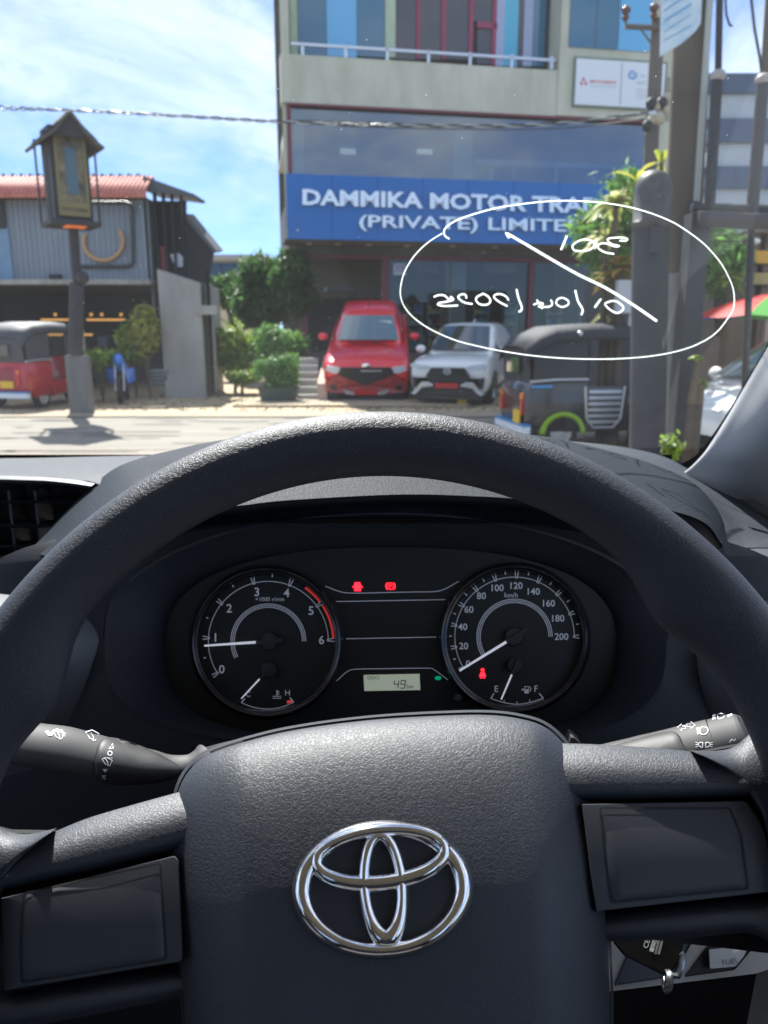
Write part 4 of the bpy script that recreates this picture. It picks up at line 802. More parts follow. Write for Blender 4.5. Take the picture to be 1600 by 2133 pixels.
for a, b, m, n in ((1046, 1063, m_lav, 'column'), (1063, 1093, m_cyan, 'window_pane'), (1093, 1106, m_dglass, 'window_pane'), (1106, 1125, m_lav, 'column'), (1125, 1152, m_teal, 'window_pane'), (1152, 1170, m_dglass, 'window_pane'), (1170, 1186, m_lav, 'column')): fb(n, bd, m, a, b, -330, 138, -.95, -.82)
# green wall block with blue glazing and white sign on the right
fb('end_wall', bd, m_green, 1187, 1400, -330, 241, -.95, .06)
for a, b, m in ((1206, 1262, m_teal), (1264, 1312, m_teal), (1314, 1384, m_lblue)): fb('window_pane', bd, m, a, b, -330, 98, .06, .10, ref=1206)
# railing
rl = fbox(G(), 606, 1170, 87, 93, -.16, -.10, ref=606).make('railing', m_steel, bd, 0)
for x in (630, 720, 807, 893, 980, 1067, 1150): fb('railing_post', bd, m_steel, x - 3, x + 3, 90 + (x - 606) * .05, 122 + (x - 606) * .04, -.16, -.10)
# first floor glazed room
m_gl1 = glassmat('showroom_glass', (.62, .72, .76), .16, .015)
fb('window_pane', bd, m_gl1, 606, 1385, 219, 362, -.16, -.14, ref=597)
fb('window_frame', bd, m_mar, 597, 605, 218, 362, -.2, -.02); fb('ceiling_strip', bd, m_lgrey, 606, 1385, 219, 228, -8.9, -.3)
fb('column', bd, m_lgrey, 608, 631, 228, 362, -.7, -.35); fb('column', bd, m_lgrey, 948, 986, 228, 372, -1.2, -.8); fb('column', bd, m_lgrey, 1330, 1345, 228, 390, -1.2, -.8)
m_wrail = mat('white_rail', (.7, .74, .76), .5)
fb('inner_rail', bd, m_wrail, 988, 1385, 330, 341, -2.0, -1.9)
for x in (1025, 1072, 1160, 1240): fb('inner_rail_post', bd, m_wrail, x - 3, x + 3, 340, 385, -2.0, -1.92)
m_lmp = mat('ceiling_lamp_panel', (1, .98, .9), .5, emit=.12)
for x in (725, 885): fb('lamp_panel', bd, m_lmp, x - 16, x + 16, 308, 320, -4.2, -4.15)
# soffit and lights under the sign
zsf = zs0 - .0
sf = ub(G(), .0, UMAX, -1.5, -.03, zs0 - .02, zs0 + .0).make('soffit', mat('soffit_grey', (.20, .19, .17), .8), bd, 0)
for px in (645, 705, 770, 850, 945, 1035, 1120): 
    u = fu(px, 505, -.6)[0]; G().lathe([(.09, 0), (.09, .03), (0, .03)], fpt(u, -.75, zs0 - .055), (0, 0, 1), 14).make('downlight', mat('downlight', (.55, .5, .42), .4), bd, 0)
# ground floor
GO = -1.5; Z1 = .95
ub(G(), .1, UMAX - .4, -9, GO + .15, 0, Z1).make('plinth', mat('plinth_tile', (.10, .06, .08), .5), bd, 0)
fb('lintel', bd, m_mar, 618, 1345, 529, 537, GO - .05, GO + .12); fb('lintel', bd, m_int, 618, 1345, 512, 529, GO - .15, GO + .05)
for a, b in ((624, 637), (797, 810), (1105, 1114)): fb('column', bd, m_mar, a, b, 537, 745, GO - .1, GO + .1)
fb('back_panel', bd, mat('tan_shutter', (.26, .24, .19), .8, bump=.3, bscale=14, kind='wave', dist=.02), 640, 797, 540, 620, -5.2, -5.1)
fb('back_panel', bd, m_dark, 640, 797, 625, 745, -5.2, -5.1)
fb('beam', bd, mat('grey_truck_panel', (.16, .17, .18), .5), 680, 745, 597, 606, -4.2, -3.6)
m_gl0 = glassmat('shopfront_glass', (.70, .76, .78), .02, .02)
for a, b in ((811, 938), (941, 1104), (1115, 1335)): fb('shop_window', bd, m_gl0, a, b, 538, 735, GO - .04, GO - .02)
fb('column', bd, m_lgrey, 938, 972, 535, 735, GO - 1.4, GO - .8)
for a, b in ((870, 915), (1012, 1076)): fb('ceiling_panel', bd, mat('beige_panel', (.42, .38, .28), .8), a, b, 538, 568, GO - 2.2, GO - 2.1)
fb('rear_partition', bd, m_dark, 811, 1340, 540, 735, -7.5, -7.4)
g = G(); text_on(g, '30B', 834, 560, 17, fp, off=GO + .005, width=24); fb('number_plate', bd, m_white, 820, 846, 549, 572, GO - .012, GO - .0); g.make('plate_lettering', mat('blue_print', (.05, .08, .35), .6), bd, 0)
rack_cols = [(.65, .45, .04), (.05, .2, .55), (.6, .12, .03), (.5, .5, .48), (.04, .35, .40), (.75, .55, .12)]
rkl = {862: 'nearest the left glass edge', 905: 'just left of the inner column', 1000: 'just right of the inner column', 1060: 'left of the middle frame', 1150: 'right of the middle frame', 1215: 'behind the croton plants'}
rm = [mat('goods_%d' % i, c, .5) for i, c in enumerate(rack_cols)]
for x in (862, 905, 1000, 1060, 1150, 1215):
    p = fp(x, 700, GO - .45); rk = thing('display_rack', 'rack of coloured packets behind the glass, ' + rkl[x], 'display rack', (p.x, p.y, Z1), (0, 0, FA), 'goods racks inside the showroom', local=True)
    g = G(); [g.mm((-.22, -.12, z), (.22, .12, z + .02)) for z in (.15, .5, .85, 1.2)]; [g.mm((sx, -.12, 0), (sx + .02, .12, 1.5)) for sx in (-.24, .22)]; g.make('rack_frame', m_steel, rk, 0, world=False)
    for z in (.17, .52, .87, 1.22):
        for q in range(4):
            if R.random() < .8: h = R.uniform(.10, .26); G().mm((-.2 + q * .105, -.08, z), (-.115 + q * .105, .06, z + h)).make('packet', R.choice(rm), rk, 0, world=False)
# steps left of the pickup, with a low side wall
st = thing('entrance_steps', 'grey entrance steps with pale side wall beside the clipped bush', 'steps', (-2.0, 18.6, 0))
for k in range(6):
    p = at(620, 832 - k * 14, 17.8 + k * .32); q = at(663, 832 - k * 14, 17.8 + k * .32); G().mm((p.x, p.y, 0), (q.x, p.y + .36, max(.04, .155 * (k + 1)))).make('step', m_conc, st, 0)
a = at(663, 832, 17.8); b = at(678, 832, 17.8); G().prism([(a.x, 17.6, 0), (a.x, 17.6, .42), (a.x, 19.9, 1.0), (a.x, 19.9, 0)], (.22, 0, 0)).make('side_wall', mat('pink_plaster', (.50, .36, .28), .9), st, 0)
# fascia sign
fs = thing('fascia_sign', 'long blue fascia sign with raised silver letters above the showroom glass', 'sign', PF0)
m_blue = mat('sign_blue', (.004, .14, .46), .5, var=.06, vscale=.6)
fbox(G(), 596, 1345, 361, 497, -.02, .16).make('sign_board', m_blue, fs, 0)
for px in (690, 785, 880, 975, 1070, 1165, 1260): fb('panel_seam', fs, mat('sign_seam', (.003, .07, .28), .6), px, px + 1.6, 361 + (px - 597) * .03, 497 + (px - 597) * .024, .155, .163)
m_let = mat('brushed_letter', (.72, .73, .74), .25, .75)
def letters(s, px0, px1, py, h, slope, proj, off, depth, m, par, bold=.035):
    vs, fcs, wd = textgeo(s, bold, ext=.02, res=2)
    n = len(vs); par_ = list(range(n))
    def find(a):
        while par_[a] != a: par_[a] = par_[par_[a]]; a = par_[a]
        return a
    pos = {}
    for i, v in enumerate(vs):
        k = (round(v[0], 4), round(v[1], 4))
        if k in pos: par_[find(i)] = find(pos[k])
        else: pos[k] = i
    for f in fcs:
        for q in f[1:]: par_[find(q)] = find(f[0])
    grp = {}
    for i in range(n): grp.setdefault(find(i), []).append(i)
    zm = max(v[2] for v in vs); out = []
    for r_, idx in sorted(grp.items(), key=lambda t: min(vs[i][0] for i in t[1])):
        mp_ = {i: j for j, i in enumerate(idx)}; S = set(idx); P = []
        for i in idx:
            x, y, z = vs[i]; px = (px0 + px1) / 2 + x * (px1 - px0) / wd; P.append(proj(px, py + slope * (px - px0) - y * h, off + (depth if z > 0 else 0)))
        g = G(); g.add(P, [tuple(mp_[i] for i in f) for f in fcs if f[0] in S]); out.append(g.make('letter', m, par, 20))
    return out
letters('DAMMIKA MOTOR TRADERS', 630, 1340, 410, 34, .030, fp, .17, .07, m_let, fs)
letters('(PRIVATE) LIMITED', 748, 1222, 464, 34, .022, fp, .17, .07, m_let, fs, .02)
g = G(); g.ball(fp(620, 480, .18), .035); g.make('fixing_bolt', m_let, fs)
ws2 = thing('wall_sign', 'white framed wall sign with red triangle logo and blue disc logo', 'sign', fp(1290, 175, .1))
fbox(G(), 1198, 1392, 117, 221, .06, .14, ref=1198).make('frame', mat('sign_frame_green', (.16, .22, .18), .5), ws2, 0)
fbox(G(), 1202, 1388, 121, 217, .06, .16, ref=1202).make('sign_face', mat('sign_white', (.72, .78, .86), .5), ws2, 0)
m_rl = mat('logo_red', (.62, .12, .16), .6); m_gl = mat('logo_grey', (.45, .48, .55), .6); m_bl = mat('logo_blue', (.05, .25, .65), .6)
g = G()
for cx, cy in ((1216, 165), (1211.5, 173.5), (1220.5, 173.5)): g.add([fp(cx + dx, cy + dy, .165) for dx, dy in ((0, -5.5), (3.2, 0), (0, 5.5), (-3.2, 0))], [(0, 1, 2, 3)])
text_on(g, 'MITSUBISHI', 1256, 170.5, 6.2, fp, off=.165, bold=.02, width=54, ang=2.5); g.make('red_logo', m_rl, ws2, 0)
g = G(); text_on(g, 'ELEVATORS', 1257, 180, 5, fp, off=.165, width=52, ang=2.5); text_on(g, 'Nu', 1340, 158, 7, fp, off=.165); ribbon(g, [(1296, 130), (1292, 218)], 3, fp, .163, smooth=False); [ribbon(g, [(1326, y), (1346, y + 1)], 1.5, fp, .165, smooth=False) for y in (170, 174, 186, 192, 198, 204)]; g.make('grey_print', m_gl, ws2, 0)
g = G(); ribbon(g, arc_px(1318, 156, 7.5, 60, 400, 26), 3.5, fp, .165, smooth=False); text_on(g, 'v', 1319, 156, 6, fp, off=.165, bold=.03); g.make('blue_logo', m_bl, ws2, 0)

# ------------------------------------------------------------------ striped building far right
sbp = at(1535, 430, 27); sb = thing('striped_building', 'tall building with alternating navy and pale bands behind the steel posts', 'building', (sbp.x, sbp.y, 0))
m_nav = mat('navy_cladding', (.07, .11, .19), .6, var=.08); m_pal = mat('pale_cladding', (.44, .50, .56), .6, var=.06)
ys = [156, 197, 250, 300, 350, 396, 440, 480]
for i in range(7):
    a = at(1478, ys[i] - 4, 27); b = at(1478, ys[i + 1] - 4, 27); G().mm((a.x, 27 if i % 2 == 0 else 27.15, b.z), (a.x + 9, 36, a.z)).make('facade_band', m_nav if i % 2 == 0 else m_pal, sb, 0)
a = at(1478, 470, 27); G().mm((a.x, 27.2, 0), (a.x + 9, 36, a.z + .3)).make('ground_floor', m_dark, sb, 0)

# ------------------------------------------------------------------ restaurant on the left
def yb(g, px0, px1, py0, py1, Y, dp, rx=None):
    a = at(px0, py0, Y); b = at(px1, py1, Y); return g.mm((a.x, Y, b.z), (b.x, Y + dp, a.z))
LB = 20.0
rs = thing('roadside_restaurant', 'two storey eatery with red tiled roof edge and grey metal sheet wall', 'building', (at(150, 700, LB).x, LB, 0))
m_redt = mat('red_roof_tile', (.42, .10, .075), .6, color2=(.56, .22, .17), vscale=3); m_sheet = mat('grey_metal_sheet', (.20, .235, .28), .5, color2=(.29, .33, .38), vscale=.8, stretch=(1, 1, .25))
x0 = at(-260, 400, LB).x; x1 = at(318, 400, LB).x; ze = at(0, 412, LB - .5).z; zm = at(0, 397, LB - .35).z; zr = at(0, 368, LB + .15).z; nn = 260
def cw(i): return .03 * abs(sin(pi * i / 4.0))
rows = []
for yy, zz in ((LB - .52, ze - .02), (LB - .55, ze + .06), (LB - .5, zm), (LB - .2, zm + (zr - zm) * .5), (LB + .15, zr), (LB + .3, zr - .08)):
    rows.append([V((x0 + (x1 - x0) * i / nn, yy - cw(i) * .5, zz + cw(i))) for i in range(nn + 1)])
G().grid(rows).make('tiled_roof', m_redt, rs, 40)
g = G(); g.mm((x0, LB + .15, zr - .1), (x1 - .1, LB + .25, zr + .03)); [g.ball((x0 + i * .22, LB + .2, zr + .03), .06, 6, 4) for i in range(int((x1 - x0) / .22))]; g.make('ridge_cap', m_dark, rs, 0)
# sheet wall with ribs
zt = at(0, 416, LB).z; zb = at(0, 584, LB).z; wx1 = at(304, 500, LB).x; n = 300; xs = [x0 + (wx1 - x0) * i / n for i in range(n + 1)]
G().grid([[V((x, LB + (.0 if (i % 6) in (0, 1) else .03), z)) for i, x in enumerate(xs)] for z in (zb, zt)]).make('sheet_wall', m_sheet, rs, 0)
G().mm((x0, LB + .06, 0), (wx1, LB + .10, 0.01)).make('threshold', m_conc, rs, 0)
yb(G(), -260, 28, 470, 584, LB - .03, .03).make('blue_panel', mat('faded_blue_sheet', (.16, .28, .42), .6, var=.15), rs, 0)
yb(G(), -60, 13, 416, 476, LB - .06, .05).make('window', m_dark, rs, 0)
yb(G(), 101, 122, 571, 585, LB - .2, .3).make('wall_vent', m_dark, rs, 0)
lpj = plane_proj(V((0, LB - .06, 0)), V((0, -1, 0)))
g = G(); pts = [(150, 422), (262, 422), (272, 426), (277, 436), (277, 545), (273, 552), (262, 555), (155, 555)]; g.tube([lpj(x, y) for x, y in pts], .045, 8); g.make('frame_tube', mat('frame_dark', (.04, .045, .05), .5), rs)
g = G(); g.tube([lpj(x, y) for x, y in arc_px(215, 503, 41, 155, 395, 30, 39)], .05, 8); g.make('ring_ornament', mat('orange_wood', (.50, .30, .16), .7), rs)
yb(G(), -260, 312, 582, 592, LB - .5, .55).make('canopy_edge', mat('dirty_white_edge', (.36, .34, .30), .8, var=.3, vscale=6), rs, 0)
g = G(); zc = at(0, 590, LB).z; g.mm((x0, LB - .1, zc - .06), (wx1 + .3, LB + 5, zc)); g.mm((x0, LB + 4.9, 0), (wx1 + .3, LB + 5, zc)); g.mm((x0 - .1, LB, 0), (x0, LB + 5, zt)); g.make('interior_shell', m_dark, rs, 0)
g = G(); g.mm((x0, LB + .1, zb), (wx1, LB + 1, zt + .1)); g.make('upper_storey', m_dark, rs, 0)
m_glow = mat('warm_shelf_light', (1.0, .48, .12), .5, emit=.18)
for px0, px1, py in ((84, 142, 666), (180, 260, 666), (170, 192, 697), (100, 130, 697)): yb(G(), px0, px1, py - 2, py + 2, LB + 2.4, .05).make('shelf_light', m_glow, rs, 0)
for px in (115, 190, 212, 252): G().ball(at(px, 655, LB + 2.4), .045).make('pendant_bulb', m_glow, rs)
for px, w_ in ((150, 30), (215, 24), (80, 26), (262, 20)): yb(G(), px - w_ / 2, px + w_ / 2, 700, 765, LB + 1.6, .4).make('counter_unit', mat('counter_blue_grey', (.05, .07, .10), .6), rs, 0)
for px in (326, 344, 362, 381): yb(G(), px - 3, px + 3, 388 + (px - 326) * .35, 585, LB + .2, .1).make('post', m_dpl, rs, 0)
yb(G(), 306, 322, 415, 700, LB - .05, .2).make('post', mat('green_grey_steel', (.16, .20, .20), .5), rs, 0)
# side wing: sloping roofs, louvred gallery, concrete stair wall
g = G(); P = [at(298, 366, LB - .1), at(404, 404, LB - .1), at(402, 410, LB - .1), at(298, 396, LB - .1)]; g.prism(P, V((-.3, 2.6, .25))); g.make('side_roof', mat('slate_roof', (.07, .08, .09), .6), rs, 0)
g = G(); P = [at(388, 445, LB + .4), at(452, 523, LB + .4), at(446, 527, LB + .4), at(385, 455, LB + .4)]; g.prism(P, V((0, .8, .1))); g.make('side_roof', MATS['slate_roof'], rs, 0)
g = G(); g.prism([at(x, y, LB + .5) for x, y in ((322, 418), (387, 418), (387, 455), (445, 525), (430, 600), (322, 600))], V((0, .1, 0))); g.make('gallery_screen', m_dark, rs, 0)
for k in range(6): yb(G(), 324, 386, 428 + k * 16, 431 + k * 16, LB + .42, .04).make('louvre', m_dpl, rs, 0)
yb(G(), 326, 350, 512, 566, LB + .3, .1).make('red_tarp', mat('red_tarp', (.25, .05, .06), .8), rs, 0)
g = G(); g.prism([at(x, y, LB + .35) for x, y in ((354, 530), (372, 527), (380, 535), (380, 556), (368, 556), (360, 545))], V((0, .05, 0))); g.make('gallery_bright_panel', mat('painted_bright_spot', (.7, .78, .85), .6), rs, 0)  # solid pale panel, window brightness put into its colour
m_cw = mat('stained_concrete', (.25, .25, .24), .9, color2=(.38, .375, .35), vscale=1.4, bump=.3, bscale=7, dist=.02, stretch=(1, 1, .4))
g = G(); a = at(345, 820, LB - 1.2); b = at(428, 820, LB - 1.2); g.prism([(a.x, LB - 1.2, 0), (b.x, LB - 1.2, 0), (b.x, LB - 1.2, at(428, 590, LB - 1.2).z), (a.x - .02, LB - 1.2, at(345, 560, LB - 1.2).z)], (0, 2.2, 0)); g.make('stair_wall', m_cw, rs, 0)
yb(G(), 428, 440, 560, 820, LB - 1.1, .4).make('post', m_dpl, rs, 0); yb(G(), 440, 449, 640, 815, LB - .9, .3).make('post', m_cw, rs, 0)
yb(G(), 412, 452, 636, 655, LB - 1.25, .3).make('meter_box', m_conc, rs, 0)
for k in range(5): yb(G(), 312, 348, 770 + k * 10 - k * 2, 775 + k * 10 - k * 2, LB - 1.3 + .05 * k, .3).make('stair_tread', mat('tread_green_grey', (.20, .25, .25), .6), rs, 0)
# far house
a = at(425, 640, 40); b = at(520, 540, 40); fh = thing('far_house', 'small beige house with grey roof far behind the dark tree', 'house', (a.x, 40, 0))
G().mm((a.x, 40, 0), (b.x, 46, b.z)).make('wall', mat('beige_wall', (.50, .45, .38), .8), fh, 0)
c = at(420, 530, 39.6); d = at(525, 541, 39.6); G().mm((c.x, 39.6, d.z), (d.x, 46.4, c.z)).make('roof', mat('grey_roof', (.32, .34, .37), .7), fh, 0)
for px in (447, 475, 503): e = at(px, 565, 39.95); G().mm((e.x - .35, 39.92, e.z - .6), (e.x + .35, 39.98, e.z + .4)).make('window', m_dglass, fh, 0)

# ------------------------------------------------------------------ street furniture left: lantern sign on post
sg = thing('lantern_sign', 'tall wooden lantern-shaped sign on a dark post with its own little roof', 'sign', (at(162, 858, 15).x, 15, 0))
m_wood = mat('dark_timber', (.035, .035, .04), .7, var=.3, vscale=5, bump=.3, bscale=20); m_gild = mat('gilt_panel', (.25, .20, .10), .6, color2=(.03, .04, .045), vscale=4.5)
a = at(147, 858, 15); b = at(182, 740, 15); G().mm((a.x, 14.95, 0), (b.x - .02, 15.2, b.z)).make('concrete_base', mat('post_concrete_grey', (.10, .105, .11), .9, color2=(.20, .20, .195), vscale=3, stretch=(1, 1, .3)), sg, 0)
G().tube([V(((a.x + b.x) / 2 - .02, 15.02, b.z)), at(160, 590, 15.02)], .135, 14).make('post', m_wood, sg); G().tube([at(161, 592, 15.02), at(151, 455, 15.02)], .085, 12).make('post', m_wood, sg)
G().ball(at(172, 578, 14.9), .12).make('bracket', m_wood, sg)
SZ0 = at(140, 468, 14.9).z; SZ1 = at(140, 300, 14.9).z; scx = at(142, 400, 15).x
RS = Matrix.Rotation(radians(36), 3, 'Z')
def sp_(x, y, z): return V((scx, 15, 0)) + RS @ V((x, y, 0)) + V((0, 0, z))
def sbx(nm, x0_, x1_, y0_, y1_, z0_, z1_, m):
    P = [sp_(x, y, z) for x in (x0_, x1_) for y in (y0_, y1_) for z in (z0_, z1_)]
    return G().add(P, [(0, 1, 3, 2), (4, 6, 7, 5), (0, 4, 5, 1), (2, 3, 7, 6), (0, 2, 6, 4), (1, 5, 7, 3)]).make(nm, m, sg, 0)
sbx('sign_box', -.33, .33, -.30, .30, SZ0 + .05, SZ1 + .25, m_wood)
sbx('base_tray', -.44, .44, -.40, .40, SZ0 - .03, SZ0 + .05, m_wood); sbx('base_light', -.15, .2, -.3, .0, SZ0 - .05, SZ0 - .03, mat('orange_lamp', (.8, .2, .05), .5, emit=.12))
gp_ = sbx('front_panel', -.27, .27, -.325, -.30, SZ0 + .12, SZ1 + .2, m_gild)
m_gold = mat('dull_gold', (.20, .165, .07), .6)
for q in ((-.27, -.22), (.22, .27)): sbx('panel_border', q[0], q[1], -.345, -.325, SZ0 + .12, SZ1 + .15, m_gold)
sbx('panel_border', -.22, .22, -.345, -.325, SZ0 + .12, SZ0 + .2, m_gold); sbx('name_strip', -.24, .24, -.35, -.325, SZ0 + .26, SZ0 + .36, m_gold); sbx('figure_panel', -.10, .10, -.34, -.325, SZ0 + .5, SZ1 - .1, mat('blue_grey_carving', (.07, .13, .18), .6))
for sx, sy in ((-.42, -.38), (.42, -.38), (-.42, .38), (.42, .38)): G().tube([sp_(sx, sy, SZ0), sp_(sx, sy, SZ1 + .12)], .02, 6).make('corner_rod', m_wood, sg)
# flared gable roof
def rf(sx):
    rows = []
    for t, zz, xx in ((0, .50, 0), (.3, .33, .14), (.6, .14, .30), (1.0, -.06, .56)): rows.append([sp_(sx * xx, y, SZ1 + zz) for y in (-.55, -.2, .2, .55)])
    return rows
g = G(); g.grid(surf(rf(1), 10, 14)); g.grid(surf(rf(-1), 10, 14)); rr = g.make('roof', mat('weathered_shingle', (.07, .065, .06), .85, color2=(.14, .13, .12), vscale=5, bump=.5, bscale=18, dist=.03), sg, 40); md = rr.modifiers.new('s', 'SOLIDIFY'); md.thickness = .05
g = G(); [g.prism([sp_(-.46, y, SZ1 + .05), sp_(0, y, SZ1 + .46), sp_(.46, y, SZ1 + .05)], RS @ V((0, .03, 0))) for y in (-.5, .47)]; g.make('gable', m_wood, sg, 0)

# ------------------------------------------------------------------ poles and cables on the right
m_pole = mat('weathered_pole', (.065, .053, .042), .9, color2=(.11, .092, .075), vscale=2, bump=.3, bscale=14, dist=.01, stretch=(1, 1, .15)); m_dst = mat('dark_steel_paint', (.020, .023, .030), .6, color2=(.034, .037, .045), vscale=6, bump=.1, bscale=60)
def colpost(nm, lbl, ct, pt, pb, Y, r0, r1, m, parts=True, n=20):
    a = at(*pt, Y); b = at(*pb, Y); b = V((b.x, Y, 0)) if pb[1] > 930 else b
    o = thing(nm, lbl, ct, (b.x, Y, 0)); G().tube([b, a], [r0, r1], n).make('shaft', m, o, 60); return o
up = thing('utility_pole', 'thick brown utility pole with a pale pipe strapped to its side', 'utility pole', (at(1415, 900, 7.2).x, 7.2, 0))
t0 = at(1446, -60, 7.2); t1 = at(1405, 900, 7.2); t1 = t0 + (t1 - t0) * ((t0.z - 0) / (t0.z - t1.z))
G().tube([V((t1.x, 7.2, 0)), t0], [.172, .147], 24).make('shaft', m_pole, up)
G().tube([V((t1.x - .03, 7.02, 0)), V((at(1398, 570, 7.02)))], [.105, .096], 20).make('concrete_jacket', m_conc, up)
q0 = at(1483, -60, 7.05); q1 = at(1424, 880, 7.05); G().tube([V((q1.x, 7.05, 0)), at(1425, 640, 7.05)], .028, 12).make('pipe', mat('pale_pipe', (.36, .38, .36), .5), up); G().tube([at(1432, 560, 7.05), at(1450, 420, 7.05), q0], .028, 12).make('pipe', MATS['pale_pipe'], up); G().tube([at(1425, 640, 7.05), at(1428, 598, 7.03), at(1432, 560, 7.05)], .022, 10).make('pipe', m_pole, up)
for y in (420, 785): G().tube([at(1395 if y > 500 else 1432, y, 6.95), at(1432 if y > 500 else 1462, y + 3, 6.95)], .012, 6).make('strap', m_dst, up)
hd = thing('hanging_banner', 'pale blue printed banner tied to the brown utility pole', 'banner', at(1415, 60, 6.95))
bpj = plane_proj(at(1415, 60, 6.95), V((-.1, -1, 0)).normalized())
G().prism([bpj(x, y) for x, y in ((1379, -80), (1466, -80), (1460, 48), (1448, 66), (1420, 90), (1375, 118))], V((0, .006, 0))).make('banner_sheet', mat('banner_blue_white', (.34, .52, .70), .7, color2=(.62, .70, .76), vscale=6, stretch=(1, 1, 2.2)), hd, 0)
g = G(); [ribbon(g, [(1384, y), (1440, y - 34 + R.uniform(-6, 6))], R.uniform(2, 5), bpj, .003, smooth=False) for y in (-20, 0, 22, 44, 66, 84)]; g.make('banner_print', mat('banner_print', (.16, .36, .60), .7), hd, 0)
dp = thing('domed_pillar', 'dark cylindrical gate pillar with rounded cap in front of the utility pole', 'pillar', (at(1352, 950, 6.7).x, 6.7, 0))
pa = at(1362, 380, 6.7); pb = at(1350, 950, 6.7); px_ = pb.x
G().tube([V((px_ - .03, 6.7, 0)), V((px_, 6.7, .3)), V((pa.x, 6.7, pa.z - .3))], [.158, .153, .146], 28).make('shaft', m_dst, dp)
zt_ = pa.z; G().lathe([(r*.833,z*.833) for r,z in [(.175, -.35), (.185, -.34), (.19, -.30), (.175, -.29), (.178, 0.0), (.172, .05), (.15, .11), (.11, .155), (.05, .18), (0, .185)]], (pa.x, 6.7, zt_ - .06), n=28).make('cap', mat('cap_steel', (.04, .04, .043), .5, color2=(.08, .078, .075), vscale=8), dp, 60)
G().box(at(1368, 500, 6.5), (.09, .05, .2)).make('latch_plate', m_dst, dp, 0)
fr = thing('steel_gate_frame', 'dark steel frame with ball-topped posts and cross bars at right', 'gate frame', (at(1520, 900, 6.8).x, 6.8, 0))
def frp(nm, a, b, Y, r, m=m_dst, n=12): return G().tube([at(*a, Y), at(*b, Y)], r, n).make(nm, m, fr)
c0 = at(1456, 445, 6.8); c1 = at(1452, 900, 6.8); G().mm((c0.x - .083, 6.72, 0), (c0.x + .075, 6.9, c0.z)).make('column', m_dst, fr, 0)
frp('cross_bar', (1452, 456), (1720, 468), 6.7, .065); frp('cross_bar', (1440, 432), (1720, 437), 6.85, .035)
frp('post', (1494, 160), (1478, 432), 6.85, .045); frp('post', (1590, 168), (1567, 440), 6.85, .05); frp('post', (1567, 440), (1548, 900), 6.85, .03)
frp('post', (1500, -40), (1496, 160), 7.5, .03); frp('post', (1612, -40), (1598, 170), 7.5, .06, m_pole)
for p in ((1496, 158), (1590, 166)): G().ball(at(*p, 6.85), .062, 16, 10, (1, 1, .8)).make('ball_finial', mat('finial_grey', (.34, .31, .30), .5), fr)
cb = at(1395, 700, 6.85)
g = G(); g.tube([at(1510, -30, 7.6), at(1513, 30, 7.6), at(1520, 52, 7.6), at(1526, 54, 7.6)], .01, 6); tag(g.make('loose_cable', m_dst, None), 'thin dark cable end dangling against the blue sky at upper right', 'cable')
g = G(); g.tube([at(1562, -30, 7.5), at(1572, 60, 7.5), at(1583, 120, 7.5), at(1588, 160, 7.5)], .012, 6); tag(g.make('stay_wire', m_dst, None), 'stay wire slanting down to the second ball-topped post', 'cable')
# slim pole with cross arm
sp2 = thing('slim_pole', 'slim grey-brown power pole with a short cross arm and two insulators', 'utility pole', (at(1350, 800, 13).x, 13, 0))
m_pole2 = mat('slim_pole_grey', (.09, .08, .075), .85, color2=(.14, .125, .115), vscale=3, stretch=(1, 1, .2))
pt = at(1371, 40, 13); pb_ = at(1352, 400, 13); k = (pt.z) / (pt.z - pb_.z); pbz = pt + (pb_ - pt) * k; G().tube([pbz, pt], [.13, .10], 14).make('shaft', m_pole2, sp2)
G().tube([at(1302, 55, 12.9), at(1375, 58, 12.9)], .04, 8).make('cross_arm', m_pole2, sp2); G().tube([at(1335, 60, 12.9), at(1358, 92, 12.9)], .015, 6).make('brace', m_pole2, sp2); G().tube([at(1304, 55, 12.9), at(1303, 38, 12.9)], .015, 6).make('pin', m_pole2, sp2)
for p in ((1304, 27), (1363, 22)): G().lathe([(.02, -.12), (.06, -.06), (.035, -.02), (.07, .02), (.07, .06), (.03, .1), (0, .1)], at(*p, 12.9), n=12).make('insulator', mat('brown_ceramic', (.10, .045, .04), .25), sp2)
for i in range(9): G().ball(at(1352 + R.uniform(-4, 40), 205 + i * 7 + R.uniform(-5, 5), 12.7), R.uniform(.05, .10), 8, 6).make('cable_clamp', R.choice([m_steel, m_dst, mat('clamp_beige', (.4, .36, .28), .6)]), sp2)
# service cable bundle
pts = [at(-160, 214, 14), at(0, 224, 14), at(250, 234, 14), at(600, 254, 14), at(900, 262, 13.6), at(1150, 258, 13.2), at(1362, 232, 12.8)]
C = spl(pts, 420); g = G()
for ph in (0, pi):
    P = []
    for i, c in enumerate(C):
        sp0 = .10 if i < 60 else .025; k2 = max(0, 1 - i / 70); a_ = i * .36 * (1 - k2) + ph; P.append(c + V((0, cos(a_) * .016, sin(a_) * (.016 + .045 * k2))))
    G().tube(P, .013, 6).make('cable_core', m_dst if ph else mat('grey_cable', (.35, .37, .36), .4), None)
o = [x for x in D.objects if x.name.startswith('cable_core')]
ca = thing('overhead_cable', 'twisted black and grey overhead cable crossing from the left to the slim pole', 'cable', (0, 14, 6))
for x in o: x.parent = ca; x.location = (0, -14, -6)
g = G(); P = [at(597, 250, 16), at(800, 256, 15.6), at(1000, 262, 15), at(1200, 252, 14), at(1360, 236, 13.1)]; g.tube(spl(P, 60), .012, 6); P = [at(700, 262, 16.4), at(900, 268, 15.6), at(1150, 268, 14.4), at(1356, 246, 13.1)]; g.tube(spl(P, 60), .01, 6)
tag(g.make('spare_cables', m_dst, None), 'pair of thin sagging cables in front of the showroom windows', 'cable', kind=None)

